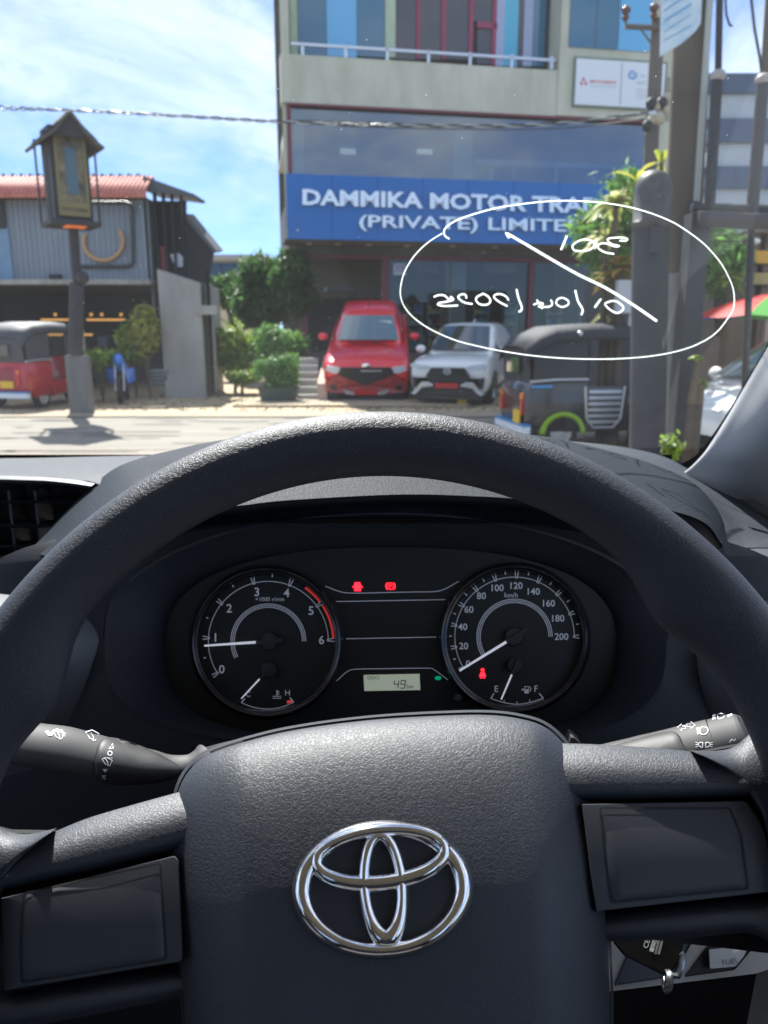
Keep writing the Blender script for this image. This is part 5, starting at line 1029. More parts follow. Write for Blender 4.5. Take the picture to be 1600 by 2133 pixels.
# ------------------------------------------------------------------ planting
def leafy(name, par, clumps, n, size, m, seed=1, elong=1.6, shell=.55):
    q = random.Random(seed); vs = []; fs = []; tot = sum(c[1][0] * c[1][1] + c[1][0] * c[1][2] for c in clumps)
    for c, r in clumps:
        c = V(c); k = int(n * (r[0] * r[1] + r[0] * r[2]) / tot)
        for _ in range(k):
            d = V((q.gauss(0, 1), q.gauss(0, 1), q.gauss(0, 1))).normalized(); rad = (shell + (1 - shell) * q.random()) * (1 + .2 * q.gauss(0, 1))
            p = c + V((d.x * r[0], d.y * r[1], d.z * r[2])) * rad; nrm = (d + V((q.gauss(0, .5), q.gauss(0, .5), q.gauss(0, .5) + .2))).normalized()
            t = nrm.cross(V((q.gauss(0, 1), q.gauss(0, 1), q.gauss(0, 1)))).normalized(); b = nrm.cross(t); s = size * q.uniform(.35, 1.45)
            o_ = len(vs); vs += [p - t * s * elong, p - b * s * .5, p + t * s * elong + nrm * s * -.3, p + b * s * .5]; fs.append((o_, o_ + 1, o_ + 2, o_ + 3))
    g = G(); g.v = vs; g.f = fs; me = D.meshes.new(name); o0 = ORG.get(par.name, V((0, 0, 0))) if par else V((0, 0, 0))
    me.from_pydata([tuple(p - o0) for p in vs], [], fs); me.materials.append(m); ob = D.objects.new(name, me); col.objects.link(ob)
    if par: ob.parent = par
    return ob
def clumpsof(c, r, k, rr, seed):
    q = random.Random(seed); o = []
    for _ in range(k):
        d = V((q.gauss(0, 1), q.gauss(0, 1), q.gauss(0, 1))).normalized() * q.uniform(.3, 1)
        s = rr * q.uniform(.45, 1.35); o.append(((c[0] + d.x * r[0], c[1] + d.y * r[1], c[2] + d.z * r[2]), (s, s, s * .75)))
    return o
m_bark = mat('bark', (.09, .07, .05), .9, var=.3, vscale=8, bump=.4, bscale=20)
m_lf1 = leafmat('leaf_dark', (.035, .095, .025), (.10, .20, .05), .5); m_lf2 = leafmat('leaf_mid', (.08, .22, .035), (.20, .38, .08), .5); m_lf3 = leafmat('leaf_lime', (.14, .28, .03), (.36, .44, .07), .5); m_lf4 = leafmat('leaf_yellow_green', (.16, .24, .03), (.55, .50, .10), .5, 6)
def tree(lbl, base, top, crown_c, crown_r, k, rr, n, size, m, seed, nm='tree', core=True):
    t = thing(nm, lbl, nm.split('_')[-1], base); b = V(base); c = V(crown_c)
    G().tube([b, b.lerp(c, .5) + V((.08, 0, 0)), c], [.16 * crown_r[0] / 2 + .03, .11 * crown_r[0] / 2 + .02, .04], 10).make('trunk', m_bark, t)
    q = random.Random(seed); g = G()
    for _ in range(6): g.tube([b.lerp(c, .55), c + V((q.uniform(-.6, .6) * crown_r[0], q.uniform(-.4, .4) * crown_r[1], q.uniform(-.1, .7) * crown_r[2]))], [.05, .015], 6)
    g.make('limbs', m_bark, t); leafy('crown', t, clumpsof(crown_c, crown_r, k, rr, seed) + ([(crown_c, [x * .75 for x in crown_r])] if core else []), n, size, m, seed); return t
def P3(px, py, Y): p = at(px, py, Y); return (p.x, p.y, p.z)
def base(px, Y): p = at(px, 700, Y); return (p.x, Y, 0)
tree('large dark green tree between the eatery and the showroom', base(560, 25), 0, P3(572, 610, 25), (1.35, 1.2, 1.2), 40, .5, 14000, .10, m_lf1, 3)
tree('dark tree with ragged top at the left side of the showroom wall', base(610, 23.5), 0, P3(606, 590, 23.5), (.5, .6, 1.15), 18, .34, 5000, .09, m_lf1, 4)
tree('smaller dark tree spreading left behind the stair wall', base(490, 27), 0, P3(482, 610, 27), (.9, .8, .75), 20, .36, 5000, .10, m_lf1, 8)
def bush(lbl, px, Y, c, r, k, rr, n, size, m, seed, nm='bush'):
    t = thing(nm, lbl, 'bush', base(px, Y)); G().tube([V(base(px, Y)), V(c)], [.05, .02], 8).make('stem', m_bark, t); leafy('foliage', t, clumpsof(c, r, k, rr, seed) + [(c, [x * .85 for x in r])], n, size, m, seed); return t
bush('round clipped bush in a planter left of the showroom steps', 577, 17.6, P3(578, 776, 17.6), (.46, .42, .44), 22, .2, 8000, .034, m_lf2, 5)
bush('dark spreading shrub behind the clipped bush', 580, 20.5, P3(580, 718, 20.5), (.85, .6, .42), 18, .34, 7000, .055, m_lf2, 6)
bush('light green hedge shrub beside the stair wall', 485, 20.5, P3(492, 728, 20.5), (.55, .5, .75), 22, .30, 6000, .06, m_lf3, 7)
bush('low yellow-green shrub by the dirt path', 500, 19.5, P3(503, 786, 19.5), (.42, .3, .20), 12, .14, 2000, .045, m_lf3, 9)
pl = thing('bush_planter', 'dark green round planter under the clipped bush', 'planter', base(577, 17.6)); c = base(577, 17.6); G().lathe([(.40, .02), (.46, .3), (.47, .36), (.43, .36), (.42, .3), (0, .3)], c, n=28).make('pot', mat('planter_green', (.03, .06, .05), .6), pl)
for lbl, px, Y, py, r, n, sz, m, sd in (('leafy plant with yellow leaves beside the stair', 305, 18.5, 690, (.30, .3, .55), 520, .095, m_lf4, 10), ('bright green leafy plant in front of the eatery', 275, 18.8, 715, (.36, .3, .5), 460, .10, m_lf3, 11), ('low yellow-green plant behind the lantern post', 205, 17.5, 745, (.38, .3, .2), 300, .085, m_lf3, 12), ('small green plant between the pickup and the white car', 862, 19, 790, (.12, .2, .4), 400, .05, m_lf2, 13)):
    t = thing('leafy_plant', lbl, 'plant', base(px, Y)); c = V(P3(px, py, Y)); g = G()
    for q_ in range(5): g.tube([V(base(px, Y)), c + V((R.uniform(-.2, .2), R.uniform(-.1, .1), R.uniform(0, .3)))], [.02, .008], 6)
    g.make('stems', m_bark, t); leafy('foliage', t, [(c, r)], n * 2, sz, m, sd, 1.5, .1)
# variegated garden trees by the gate pillar, palm-like fronds
def fronds(lbl, px, Y, ctr, n, ln, m, seed, droop=.5, w=.05):
    t = thing('fan_plant', lbl, 'plant', base(px, Y)); q = random.Random(seed); c = V(ctr); G().tube([V(base(px, Y)), c], [.06, .03], 8).make('stem', m_bark, t)
    for _ in range(n):
        a = q.uniform(0, 2 * pi); el = q.uniform(-.2, 1.3); d = V((cos(a) * cos(el), sin(a) * cos(el), sin(el))); l_ = ln * q.uniform(.6, 1.1); side = d.cross(V((0, 0, 1))).normalized(); rows = []
        for i in range(7):
            s = i / 6; p = c + d * l_ * s + V((0, 0, -droop * l_ * s * s)); wv = w * sin(pi * min(1, s * .9 + .1)) + .004; rows.append([p - side * wv, p + V((0, 0, .3 * wv)), p + side * wv])
        G().grid(rows).make('leaf', m, t, 60)
    return t
m_cr1 = leafmat('croton_cream', (.12, .20, .03), (.75, .72, .35), .45, 9); m_cr2 = leafmat('croton_orange', (.14, .22, .03), (.60, .28, .08), .45, 7)
for lbl, x, y, Y, n, ln, m, sd in (('cream and green long-leaved plant left of the domed pillar', 1283, 425, 10.6, 34, .42, m_cr1, 21), ('cream-tipped plant over the blue sign end', 1262, 500, 10.7, 30, .38, m_cr1, 22), ('orange and green croton beside the domed pillar', 1295, 560, 10.5, 40, .42, m_cr2, 23), ('lower croton with drooping orange leaves', 1275, 585, 10.7, 26, .36, m_cr2, 24), ('green drooping plant above the black three-wheeler', 1290, 645, 10.8, 26, .38, m_lf4, 25), ('tall single shoot rising above the gate pillar', 1330, 380, 10.8, 7, .5, m_lf4, 26), ('bright shoot between the two poles', 1378, 340, 10.9, 8, .4, m_lf4, 27)): fronds(lbl, x, Y, P3(x, y, Y), n, ln, m, sd)
bush('dense green shrub behind the crotons', 1290, 11.5, P3(1285, 500, 11.5), (.45, .5, 1.0), 14, .32, 6000, .05, m_lf2, 28)
tree('green tree behind the steel frame with loose branches', base(1505, 13), 0, P3(1503, 540, 13), (.35, .6, .75), 9, .32, 3500, .06, m_lf2, 29)
fronds('lime leaves beyond the steel column', 1515, 12.5, P3(1518, 585, 12.5), 22, .45, m_lf3, 30)
for x_, y_, sd in ((1452, 745, 31), (1462, 800, 32)): fronds('small lime shoots climbing beside the steel column' if sd == 31 else 'lower lime shoots beside the steel column', x_, 6.5, P3(x_, y_, 6.5), 9, .085, m_lf3, sd, w=.03)
t = thing('leafy_plant', 'bright green weed growing at the foot of the pole', 'plant', (at(1395, 950, 5.6).x, 5.6, 0)); c = at(1398, 935, 5.6); g = G()
for q_ in range(4): g.tube([V((c.x, 5.6, 0)), c + V((R.uniform(-.08, .08), 0, R.uniform(0, .15)))], [.012, .005], 6)
g.make('stems', m_bark, t); leafy('foliage', t, [(c, (.09, .07, .12))], 150, .028, m_lf3, 41, 1.2, .2)
# shop row at the right edge
sh = thing('corner_shop', 'brown shuttered corner shop behind the rainbow parasol', 'shop', (at(1580, 700, 14).x, 14, 0))
a = at(1528, 470, 14); b = at(1760, 870, 14); G().mm((a.x, 14, 0), (b.x, 17, a.z)).make('wall', mat('brown_shutter', (.14, .105, .085), .8, color2=(.2, .15, .12), vscale=1.5, bump=.3, bscale=6, kind='wave', dist=.02), sh, 0)
for px in (1548, 1596): yb(G(), px - 8, px + 8, 470, 880, 13.9, .12).make('pilaster', mat('brown_paint', (.12, .08, .06), .7), sh, 0)
yb(G(), 1574, 1660, 522, 548, 13.8, .1).make('sign_panel', mat('yellow_panel', (.70, .38, .03), .6), sh, 0); yb(G(), 1572, 1660, 568, 592, 13.8, .1).make('sign_panel', mat('ochre_panel', (.45, .33, .12), .6), sh, 0)
yb(G(), 1554, 1660, 472, 480, 13.6, .4).make('awning_edge', m_pal, sh, 0); G().ball(at(1571, 503, 13.6), .10, 12, 8, (1, 1, .55)).make('lamp', mat('white_lamp_shade', (.85, .86, .8), .5), sh)
yb(G(), 1600, 1660, 640, 850, 13.8, .1).make('poster', mat('pinkish_poster', (.45, .34, .28), .7), sh, 0)
# backdrop walls behind the tuk and posts
bw = thing('boundary_wall', 'dark boundary wall and hoarding behind the black three-wheeler', 'wall', (at(1330, 800, 13.6).x, 13.6, 0)); a = at(1225, 560, 16.5); b = at(1545, 560, 16.5)
G().mm((a.x, 16.5, 0), (b.x, 16.8, at(1400, 560, 16.5).z)).make('wall_face', mat('dark_hoarding', (.07, .075, .085), .7, var=.3, vscale=1), bw, 0)
gb = thing('meter_cabinet', 'pale grey metal cabinet fixed beside the domed pillar', 'cabinet', at(1310, 650, 10.3)); yb(G(), 1290, 1326, 583, 652, 10.3, .15).make('cabinet_box', mat('cabinet_grey', (.42, .45, .48), .5), gb, 0); yb(G(), 1312, 1326, 652, 690, 10.35, .08).make('support', MATS['cabinet_grey'], gb, 0)
# rainbow parasol
um = thing('parasol', 'rainbow striped parasol in front of the corner shop', 'parasol', (at(1620, 800, 12).x, 12, 0))
uc = at(1625, 612, 12); R0 = 1.22; seg = 8; cols = [(.75, .04, .03), (.10, .42, .06), (.10, .22, .65), (.8, .45, .03), (.75, .04, .03), (.10, .42, .06), (.10, .22, .65), (.8, .45, .03)]
for k in range(seg):
    a0 = 2 * pi * k / seg + radians(182); rows = []
    for t in range(7):
        s = t / 6; r_ = R0 * s; z = .02 - .34 * s ** 1.8; rows.append([uc + V((r_ * cos(a0 + 2 * pi / seg * j / 6), r_ * sin(a0 + 2 * pi / seg * j / 6), z - .04 * s * sin(pi * j / 6) * 1)) for j in range(7)])
    G().grid(rows).make('canopy_panel', leafmat('parasol_%d' % (k % 4), cols[k], cols[k], .35), um, 60)
G().tube([V((uc.x, 12, 0)), uc], .025, 8).make('pole', m_steel, um)

g = G(); q = random.Random(77)
for _ in range(900):
    x, y = q.uniform(-9, 5), 15.5 + 4.5 * q.random() ** 1.6; s_ = q.uniform(.008, .035); a = q.uniform(0, pi); g.box((x, y, .012), (s_ * 2, s_, s_ * .6), Matrix.Rotation(a, 3, 'Z'))
tag(g.make('gravel', mat('loose_stone', (.16, .13, .09), .95, var=.4, vscale=2), None, 0), kind='stuff')
g = G()
for _ in range(60):
    x, y = q.uniform(-8, 4), q.uniform(9.5, 14.2); r_ = q.uniform(.05, .30); n_ = 9; st_ = q.uniform(1, 3.5); g.add([(x + st_ * r_ * q.uniform(.7, 1.1) * cos(2 * pi * k / n_), y + r_ * .5 * q.uniform(.7, 1.1) * sin(2 * pi * k / n_), .004) for k in range(n_)], [tuple(range(n_))])
o = g.make('patched_asphalt', mat('asphalt_patch', (.10, .092, .08), .9, color2=(.15, .137, .115), vscale=5), D.objects['road'], 0); o['kind'] = 'stuff'
# ================================================================== VEHICLES
m_lamp = mat('lamp_glass', (.55, .60, .66), .12, spec=.8); m_wind = mat('car_window', (.02, .035, .045), .04, spec=.9, coat=1.)
m_seal = mat('car_black_trim', (.012, .012, .013), .45); m_silver = mat('silver_trim', (.55, .57, .6), .3, .6); m_rim = mat('alloy_rim', (.35, .36, .38), .35, .8)
m_plr = mat('red_plate', (.50, .015, .02), .5); m_ply = mat('yellow_plate', (.75, .48, .03), .5)
def wheel(par, x, y, z, r, w_, rimm=None):
    t = G().lathe([(r * .62, -w_ / 2), (r * .92, -w_ / 2), (r, -w_ * .35), (r, w_ * .35), (r * .92, w_ / 2), (r * .62, w_ / 2)], (x, y, z), (1, 0, 0), 28).make('wheel', m_rub, par, 40, world=False)
    s = 1 if x > 0 else -1
    G().lathe([(0, s * w_ * .38), (r * .15, s * w_ * .42), (r * .3, s * w_ * .34), (r * .58, s * w_ * .36), (r * .64, s * w_ * .5), (r * .64, -s * w_ * .4)], (x, y, z), (1, 0, 0), 20).make('rim', rimm or m_rim, t, 40, world=False)
def secloft(st, n=8):
    """st: (y, [(w, z) ...]) half sections; returns mirrored grid rows"""
    rows = []
    for y, s in st:
        P = spl([(w_, y, z) for w_, z in s], n); rows.append([V((-p.x, p.y, p.z)) for p in P] + [p for p in reversed(P)][0:])
    return rows
def arch_cut(): pass
def car(name, label, cat, loc, rot, paint, L, W, H, hood_y, hood_z0, hood_z1, ws_top, roof_y, roof_end, sill, belt, spec, wr=.36, wb0=.9, wb1=3.9, pick=False):
    c = thing(name, label, cat, loc, rot, local=True); h = W / 2
    def sec(y, kf, zt, crown, zb=sill, wt=.82): # body below the windows
        return (y, [(h * kf * .90, zb), (h * kf * .98, zb + .12), (h * kf, zb + (belt - zb) * .45), (h * kf * .99, zb + (zt - zb) * .8), (h * kf * .96, zt - .015), (h * kf * wt, zt + .012), (h * kf * .4, zt + crown), (0, zt + crown * 1.1)])
    st = [sec(.04, .88, hood_z0 - .32, .01, sill + .08), sec(0, .92, hood_z0 - .10, .01, sill + .03), sec(.07, .96, hood_z0 - .01, .02), sec(.3, .985, hood_z0 + .04, .035), sec(hood_y * .6, 1, hood_z0 + (hood_z1 - hood_z0) * .75, .04), sec(hood_y, 1, hood_z1, .03), sec(hood_y + .7, 1, belt, .0), sec(roof_end - .3, 1, belt, 0), sec(L - .4, .99, belt - .02, 0), sec(L - .06, .95, belt - .08, 0), sec(L, .9, belt - .3, 0, sill + .1)]
    b = G().grid(secloft(st, 14)).make('body', paint, c, 50, world=False)
    # cabin
    def cs(y, z, wb_, wt_): return (y, [(wb_, belt - .02), (wb_ * .985, belt + (z - belt) * .3), (wt_ + (wb_ - wt_) * .25, belt + (z - belt) * .72), (wt_, z - .05), (wt_ * .86, z - .005), (wt_ * .4, z + .015), (0, z + .02)])
    wt = h * spec.get('tw', .72); wbx = h * spec.get('bw', .90)
    st = [cs(hood_y - .02, belt + .0, wbx * .93, wbx * .9), cs(hood_y + .02, belt + .03, wbx * .94, wbx * .9), cs((hood_y + ws_top) / 2, (belt + H) / 2 - .01, wbx * .96, (wt + wbx) / 2 * .97), cs(ws_top, H - .05 - spec.get('dr', 0), wbx, wt), cs(ws_top + .45, H - spec.get('dr', 0) * .3, wbx, wt), cs(roof_y, H, wbx, wt), cs(roof_end - .15, H - .08, wbx, wt * .98), cs(roof_end, belt + .02, wbx * .95, wbx * .9)]
    G().grid(secloft(st, 14)).make('cabin', paint, c, 50, world=False)
    # glazing
    def wsp_(u, v): # windscreen point
        y = hood_y + .06 + (ws_top - .04 - hood_y - .06) * v; zlin = belt + .045 + (H - .10 - spec.get('dr', 0) - belt - .045) * v; wv = (wbx * .86) * (1 - v) + (wt * .90) * v; x = u * wv; return V((x, y - .085 + .16 * abs(u) ** 2.2 * .6 - .012, zlin + .05 + .02 * (1 - u * u)))
    G().grid([[wsp_(-1 + 2 * i / 14, j / 6) for i in range(15)] for j in range(7)]).make('windscreen', spec.get('ws', m_wind), c, 60, world=False)
    for s in (-1, 1):
        def sp3(y, v): wv = wbx * (1 - v) + wt * v; return V((s * (wv + .018), y, belt + .03 + (H - .14 - belt - .03) * v))
        yA, yB = hood_y + .28, ws_top + .22; mid = spec.get('bp', (ws_top + roof_y) / 2 + .2)
        G().quad(sp3(yA, 0), sp3(mid - .05, 0), sp3(mid - .05, 1), sp3(yB, 1)).make('side_window', m_wind, c, 0, world=False)
        e0 = spec.get('rw', roof_y); G().quad(sp3(mid + .05, 0), sp3(e0 + .1, 0), sp3(e0 - .1, 1), sp3(mid + .05, 1)).make('side_window', m_wind, c, 0, world=False)
        m = G().ball((s * (h + .12), hood_y + .38, belt + .10), .12, 14, 10, (1, .55, .75)).make('mirror', spec.get('mir', paint), c, 60, world=False)
        G().tube([(s * (h - .06), hood_y + .40, belt + .05), (s * (h + .08), hood_y + .38, belt + .06)], .025, 6).make('mirror_arm', m_seal, m, 40, world=False)
        for wy in (wb0, wb1):
            wheel(c, s * (h - .12), wy, wr, wr, .23)
            g = G(); P = [(s * (h + .012), wy + (wr + .07) * cos(t), max(sill - .02, wr + (wr + .07) * sin(t))) for t in [pi * k / 14 for k in range(15)]]; g.prism(P, (-s * .03, 0, 0)); g.make('wheel_arch', m_seal, c, 0, world=False)
    G().mm((-h * .86, .3, sill - .12), (h * .86, L - .3, sill + .02)).make('underbody', m_seal, c, 0, world=False)
    return c
def fpoly(c, nm, pts, m, th=.025, k=.06, w_=.93, back=0., z0=None, sub=8, mirror=False, lean=0., par=None):
    """front-face polygon (x, z) laid on the bowed nose"""
    for s in ((1, -1) if mirror else (1,)):
        P = []
        for i in range(len(pts)):
            a = V((*pts[i], 0)); b = V((*pts[(i + 1) % len(pts)], 0))
            for q in range(3): P.append(a.lerp(b, q / 3))
        f = [V((s * p.x, -.03 + k * (abs(p.x) / w_) ** 3 + lean * p.y + back, p.y)) for p in P]; bk = [p + V((0, th, 0)) for p in f]; n = len(f)
        g = G(); g.add([sum(f, V()) / n] + f + bk, [(0, 1 + i, 1 + (i + 1) % n) for i in range(n)] + [(1 + i, 1 + n + i, 1 + n + (i + 1) % n, 1 + (i + 1) % n) for i in range(n)]); o = g.make(nm, m, par or c, 0, world=False)
    return o
# ---- red pickup, nose down on the ramp
m_rp = mat('red_car_paint', (.78, .010, .025), .28, coat=1.); m_rp_shade = mat('red_paint_shaded', (.30, .012, .02), .4, coat=.5)  # second red is a darker copy, front shade put into the bumper colour
th = RA; axle = .95; base_y = 18.62
pk = car('pickup_truck', 'bright red double cab pickup parked nose down on the showroom ramp', 'pickup truck', (-.40, base_y - axle * cos(th), -axle * sin(th) + .03), (th, 0, radians(-1)), m_rp, 5.3, 1.98, 1.84, 1.35, 1.06, 1.17, 2.15, 3.3, 3.9, .42, 1.19, dict(bp=2.75, dr=.07, tw=.66, bw=.86, ws=mat('pickup_windscreen', (.05, .12, .15), .05, spec=1., coat=1.)), .38, .95, 4.03)
fpoly(pk, 'grille', [(-.56, 1.0), (.56, 1.0), (.62, .90), (.50, .62), (-.50, .62), (-.62, .90)], m_seal, .05, back=-.03)
for z in (.72, .78, .84, .90): fpoly(pk, 'grille_bar', [(-.44, z), (.44, z), (.44, z + .02), (-.44, z + .02)], m_pla, .02, back=-.045)
g = G(); g.ball((0, -.03, 1.04), .075, 14, 8, (1.3, .3, .75)); g.make('emblem', m_chrome, pk, 60, world=False)
fpoly(pk, 'headlight', [(.52, .90), (.60, 1.0), (.86, 1.03), (.92, .93), (.72, .86)], m_lamp, .06, mirror=True, back=-.02)
fpoly(pk, 'bumper', [(-.93, .66), (-.60, .84), (-.56, .62), (.56, .62), (.60, .84), (.93, .66), (.90, .45), (.5, .42), (-.5, .42), (-.90, .45)], m_rp_shade, .12, back=-.08)
fpoly(pk, 'fog_light', [(.66, .60), (.82, .62), (.80, .50), (.68, .50)], m_seal, .05, mirror=True, back=-.09)
fpoly(pk, 'lower_bumper', [(-.88, .46), (.88, .46), (.84, .24), (-.84, .24)], m_seal, .2, back=-.06)
fpoly(pk, 'skid_plate', [(-.52, .52), (-.26, .46), (-.26, .40), (-.44, .42)], m_silver, .05, back=-.12, mirror=True)
o = fpoly(pk, 'number_plate', [(-.26, .53), (.26, .53), (.26, .41), (-.26, .41)], m_plr, .02, back=-.13)
fpoly(pk, 'windscreen_sticker', [(.28, 1.64), (.56, 1.63), (.56, 1.52), (.29, 1.53)], mat('pale_sticker', (.75, .9, .82), .5), .01, k=0, lean=.0, back=1.885)
G().tube([(.0, 2.6, 1.85), (0, 2.7, 1.93)], .015, 6).make('antenna', m_seal, pk, 40, world=False)
G().tube([(-.0, 1.2, 1.2), (-.45, 1.30, 1.225)], .012, 6).make('wiper', m_seal, pk, 40, world=False); G().tube([(.5, 1.24, 1.2), (.05, 1.32, 1.235)], .012, 6).make('wiper', m_seal, pk, 40, world=False)
fpoly(pk, 'bonnet_lettering_bar', [(-.12, .955), (.36, .955), (.36, .93), (-.12, .93)], m_silver, .01, back=-.06)
# ---- white people carrier
th2 = radians(2)
m_wp = mat('pearl_white_paint', (.78, .80, .80), .25, coat=1.)
mv = car('people_carrier', 'white people carrier with hexagonal black grille parked beside the red pickup', 'car', (1.37, 16.6, -.02), (th2, 0, radians(-17)), m_wp, 4.4, 1.73, 1.70, 1.12, .93, 1.05, 1.95, 3.3, 4.15, .30, 1.05, dict(bp=2.45), .33, .85, 3.6)
fpoly(mv, 'grille', [(-.36, .84), (.36, .84), (.48, .66), (.40, .56), (-.40, .56), (-.48, .66)], m_seal, .05, back=-.04)
for z in (.62, .68, .74, .79): fpoly(mv, 'grille_bar', [(-.40, z), (.40, z), (.40, z + .012), (-.40, z + .012)], m_dpl, .01, back=-.06)
g = G(); P = [(0.075 * cos(t), -.10, .765 + .05 * sin(t)) for t in [2 * pi * k / 20 for k in range(20)]]; g.tube(P, .012, 6, closed=True); g.tube([(.05 * cos(t), -.10, .785 + .022 * sin(t)) for t in [2 * pi * k / 16 for k in range(16)]], .009, 6, closed=True); g.make('emblem', m_silver, mv, 40, world=False)
fpoly(mv, 'headlight', [(.40, .86), (.50, .89), (.80, .93), (.84, .86), (.62, .82)], m_lamp, .05, mirror=True, back=-.03)
fpoly(mv, 'lower_grille', [(-.50, .46), (.50, .46), (.66, .28), (-.66, .28)], m_seal, .05, back=-.05)
fpoly(mv, 'chrome_blade', [(.30, .50), (.42, .55), (.56, .54), (.74, .34), (.80, .30), (.72, .27), (.64, .33), (.50, .47), (.30, .46)], m_silver, .05, mirror=True, back=-.10)
fpoly(mv, 'fog_recess', [(.66, .62), (.78, .64), (.76, .40), (.70, .42)], m_seal, .04, mirror=True, back=-.04)
fpoly(mv, 'number_plate', [(-.25, .53), (.25, .53), (.25, .42), (-.25, .42)], m_plr, .02, back=-.13)
fpoly(mv, 'lower_bumper', [(-.78, .30), (.78, .30), (.72, .18), (-.72, .18)], m_seal, .2, back=-.03)
G().prism([(0, 2.7, 1.71), (0, 2.95, 1.71), (0, 2.95, 1.78)], (.03, 0, 0)).make('antenna_fin', m_wp, mv, 0, world=False)
G().mm((-.1, -.30, .0), (.1, -.26, .24)).make('parking_marker', m_ply, None, 0)
o = D.objects['parking_marker']; q = at(963, 838, 16.6); o.location = (q.x, 16.9, .02); tag(o, 'small orange marker block on the ground before the white people carrier', 'marker')
# ---- white hatchback at the far right, mostly behind the posts
wh = car('hatchback', 'white hatchback seen behind the dark gate posts at the right edge', 'car', (3.38, 9.0, 0), (0, 0, radians(-72)), m_wp, 3.9, 1.66, 1.46, 1.0, .72, .90, 1.75, 2.9, 3.7, .25, .90, dict(bp=2.2), .30, .75, 3.15)
fpoly(wh, 'headlight', [(.45, .66), (.55, .70), (.78, .72), (.76, .60)], m_lamp, .05, mirror=True, back=-.03); fpoly(wh, 'grille', [(-.4, .5), (.4, .5), (.34, .36), (-.34, .36)], m_seal, .04, back=-.03)
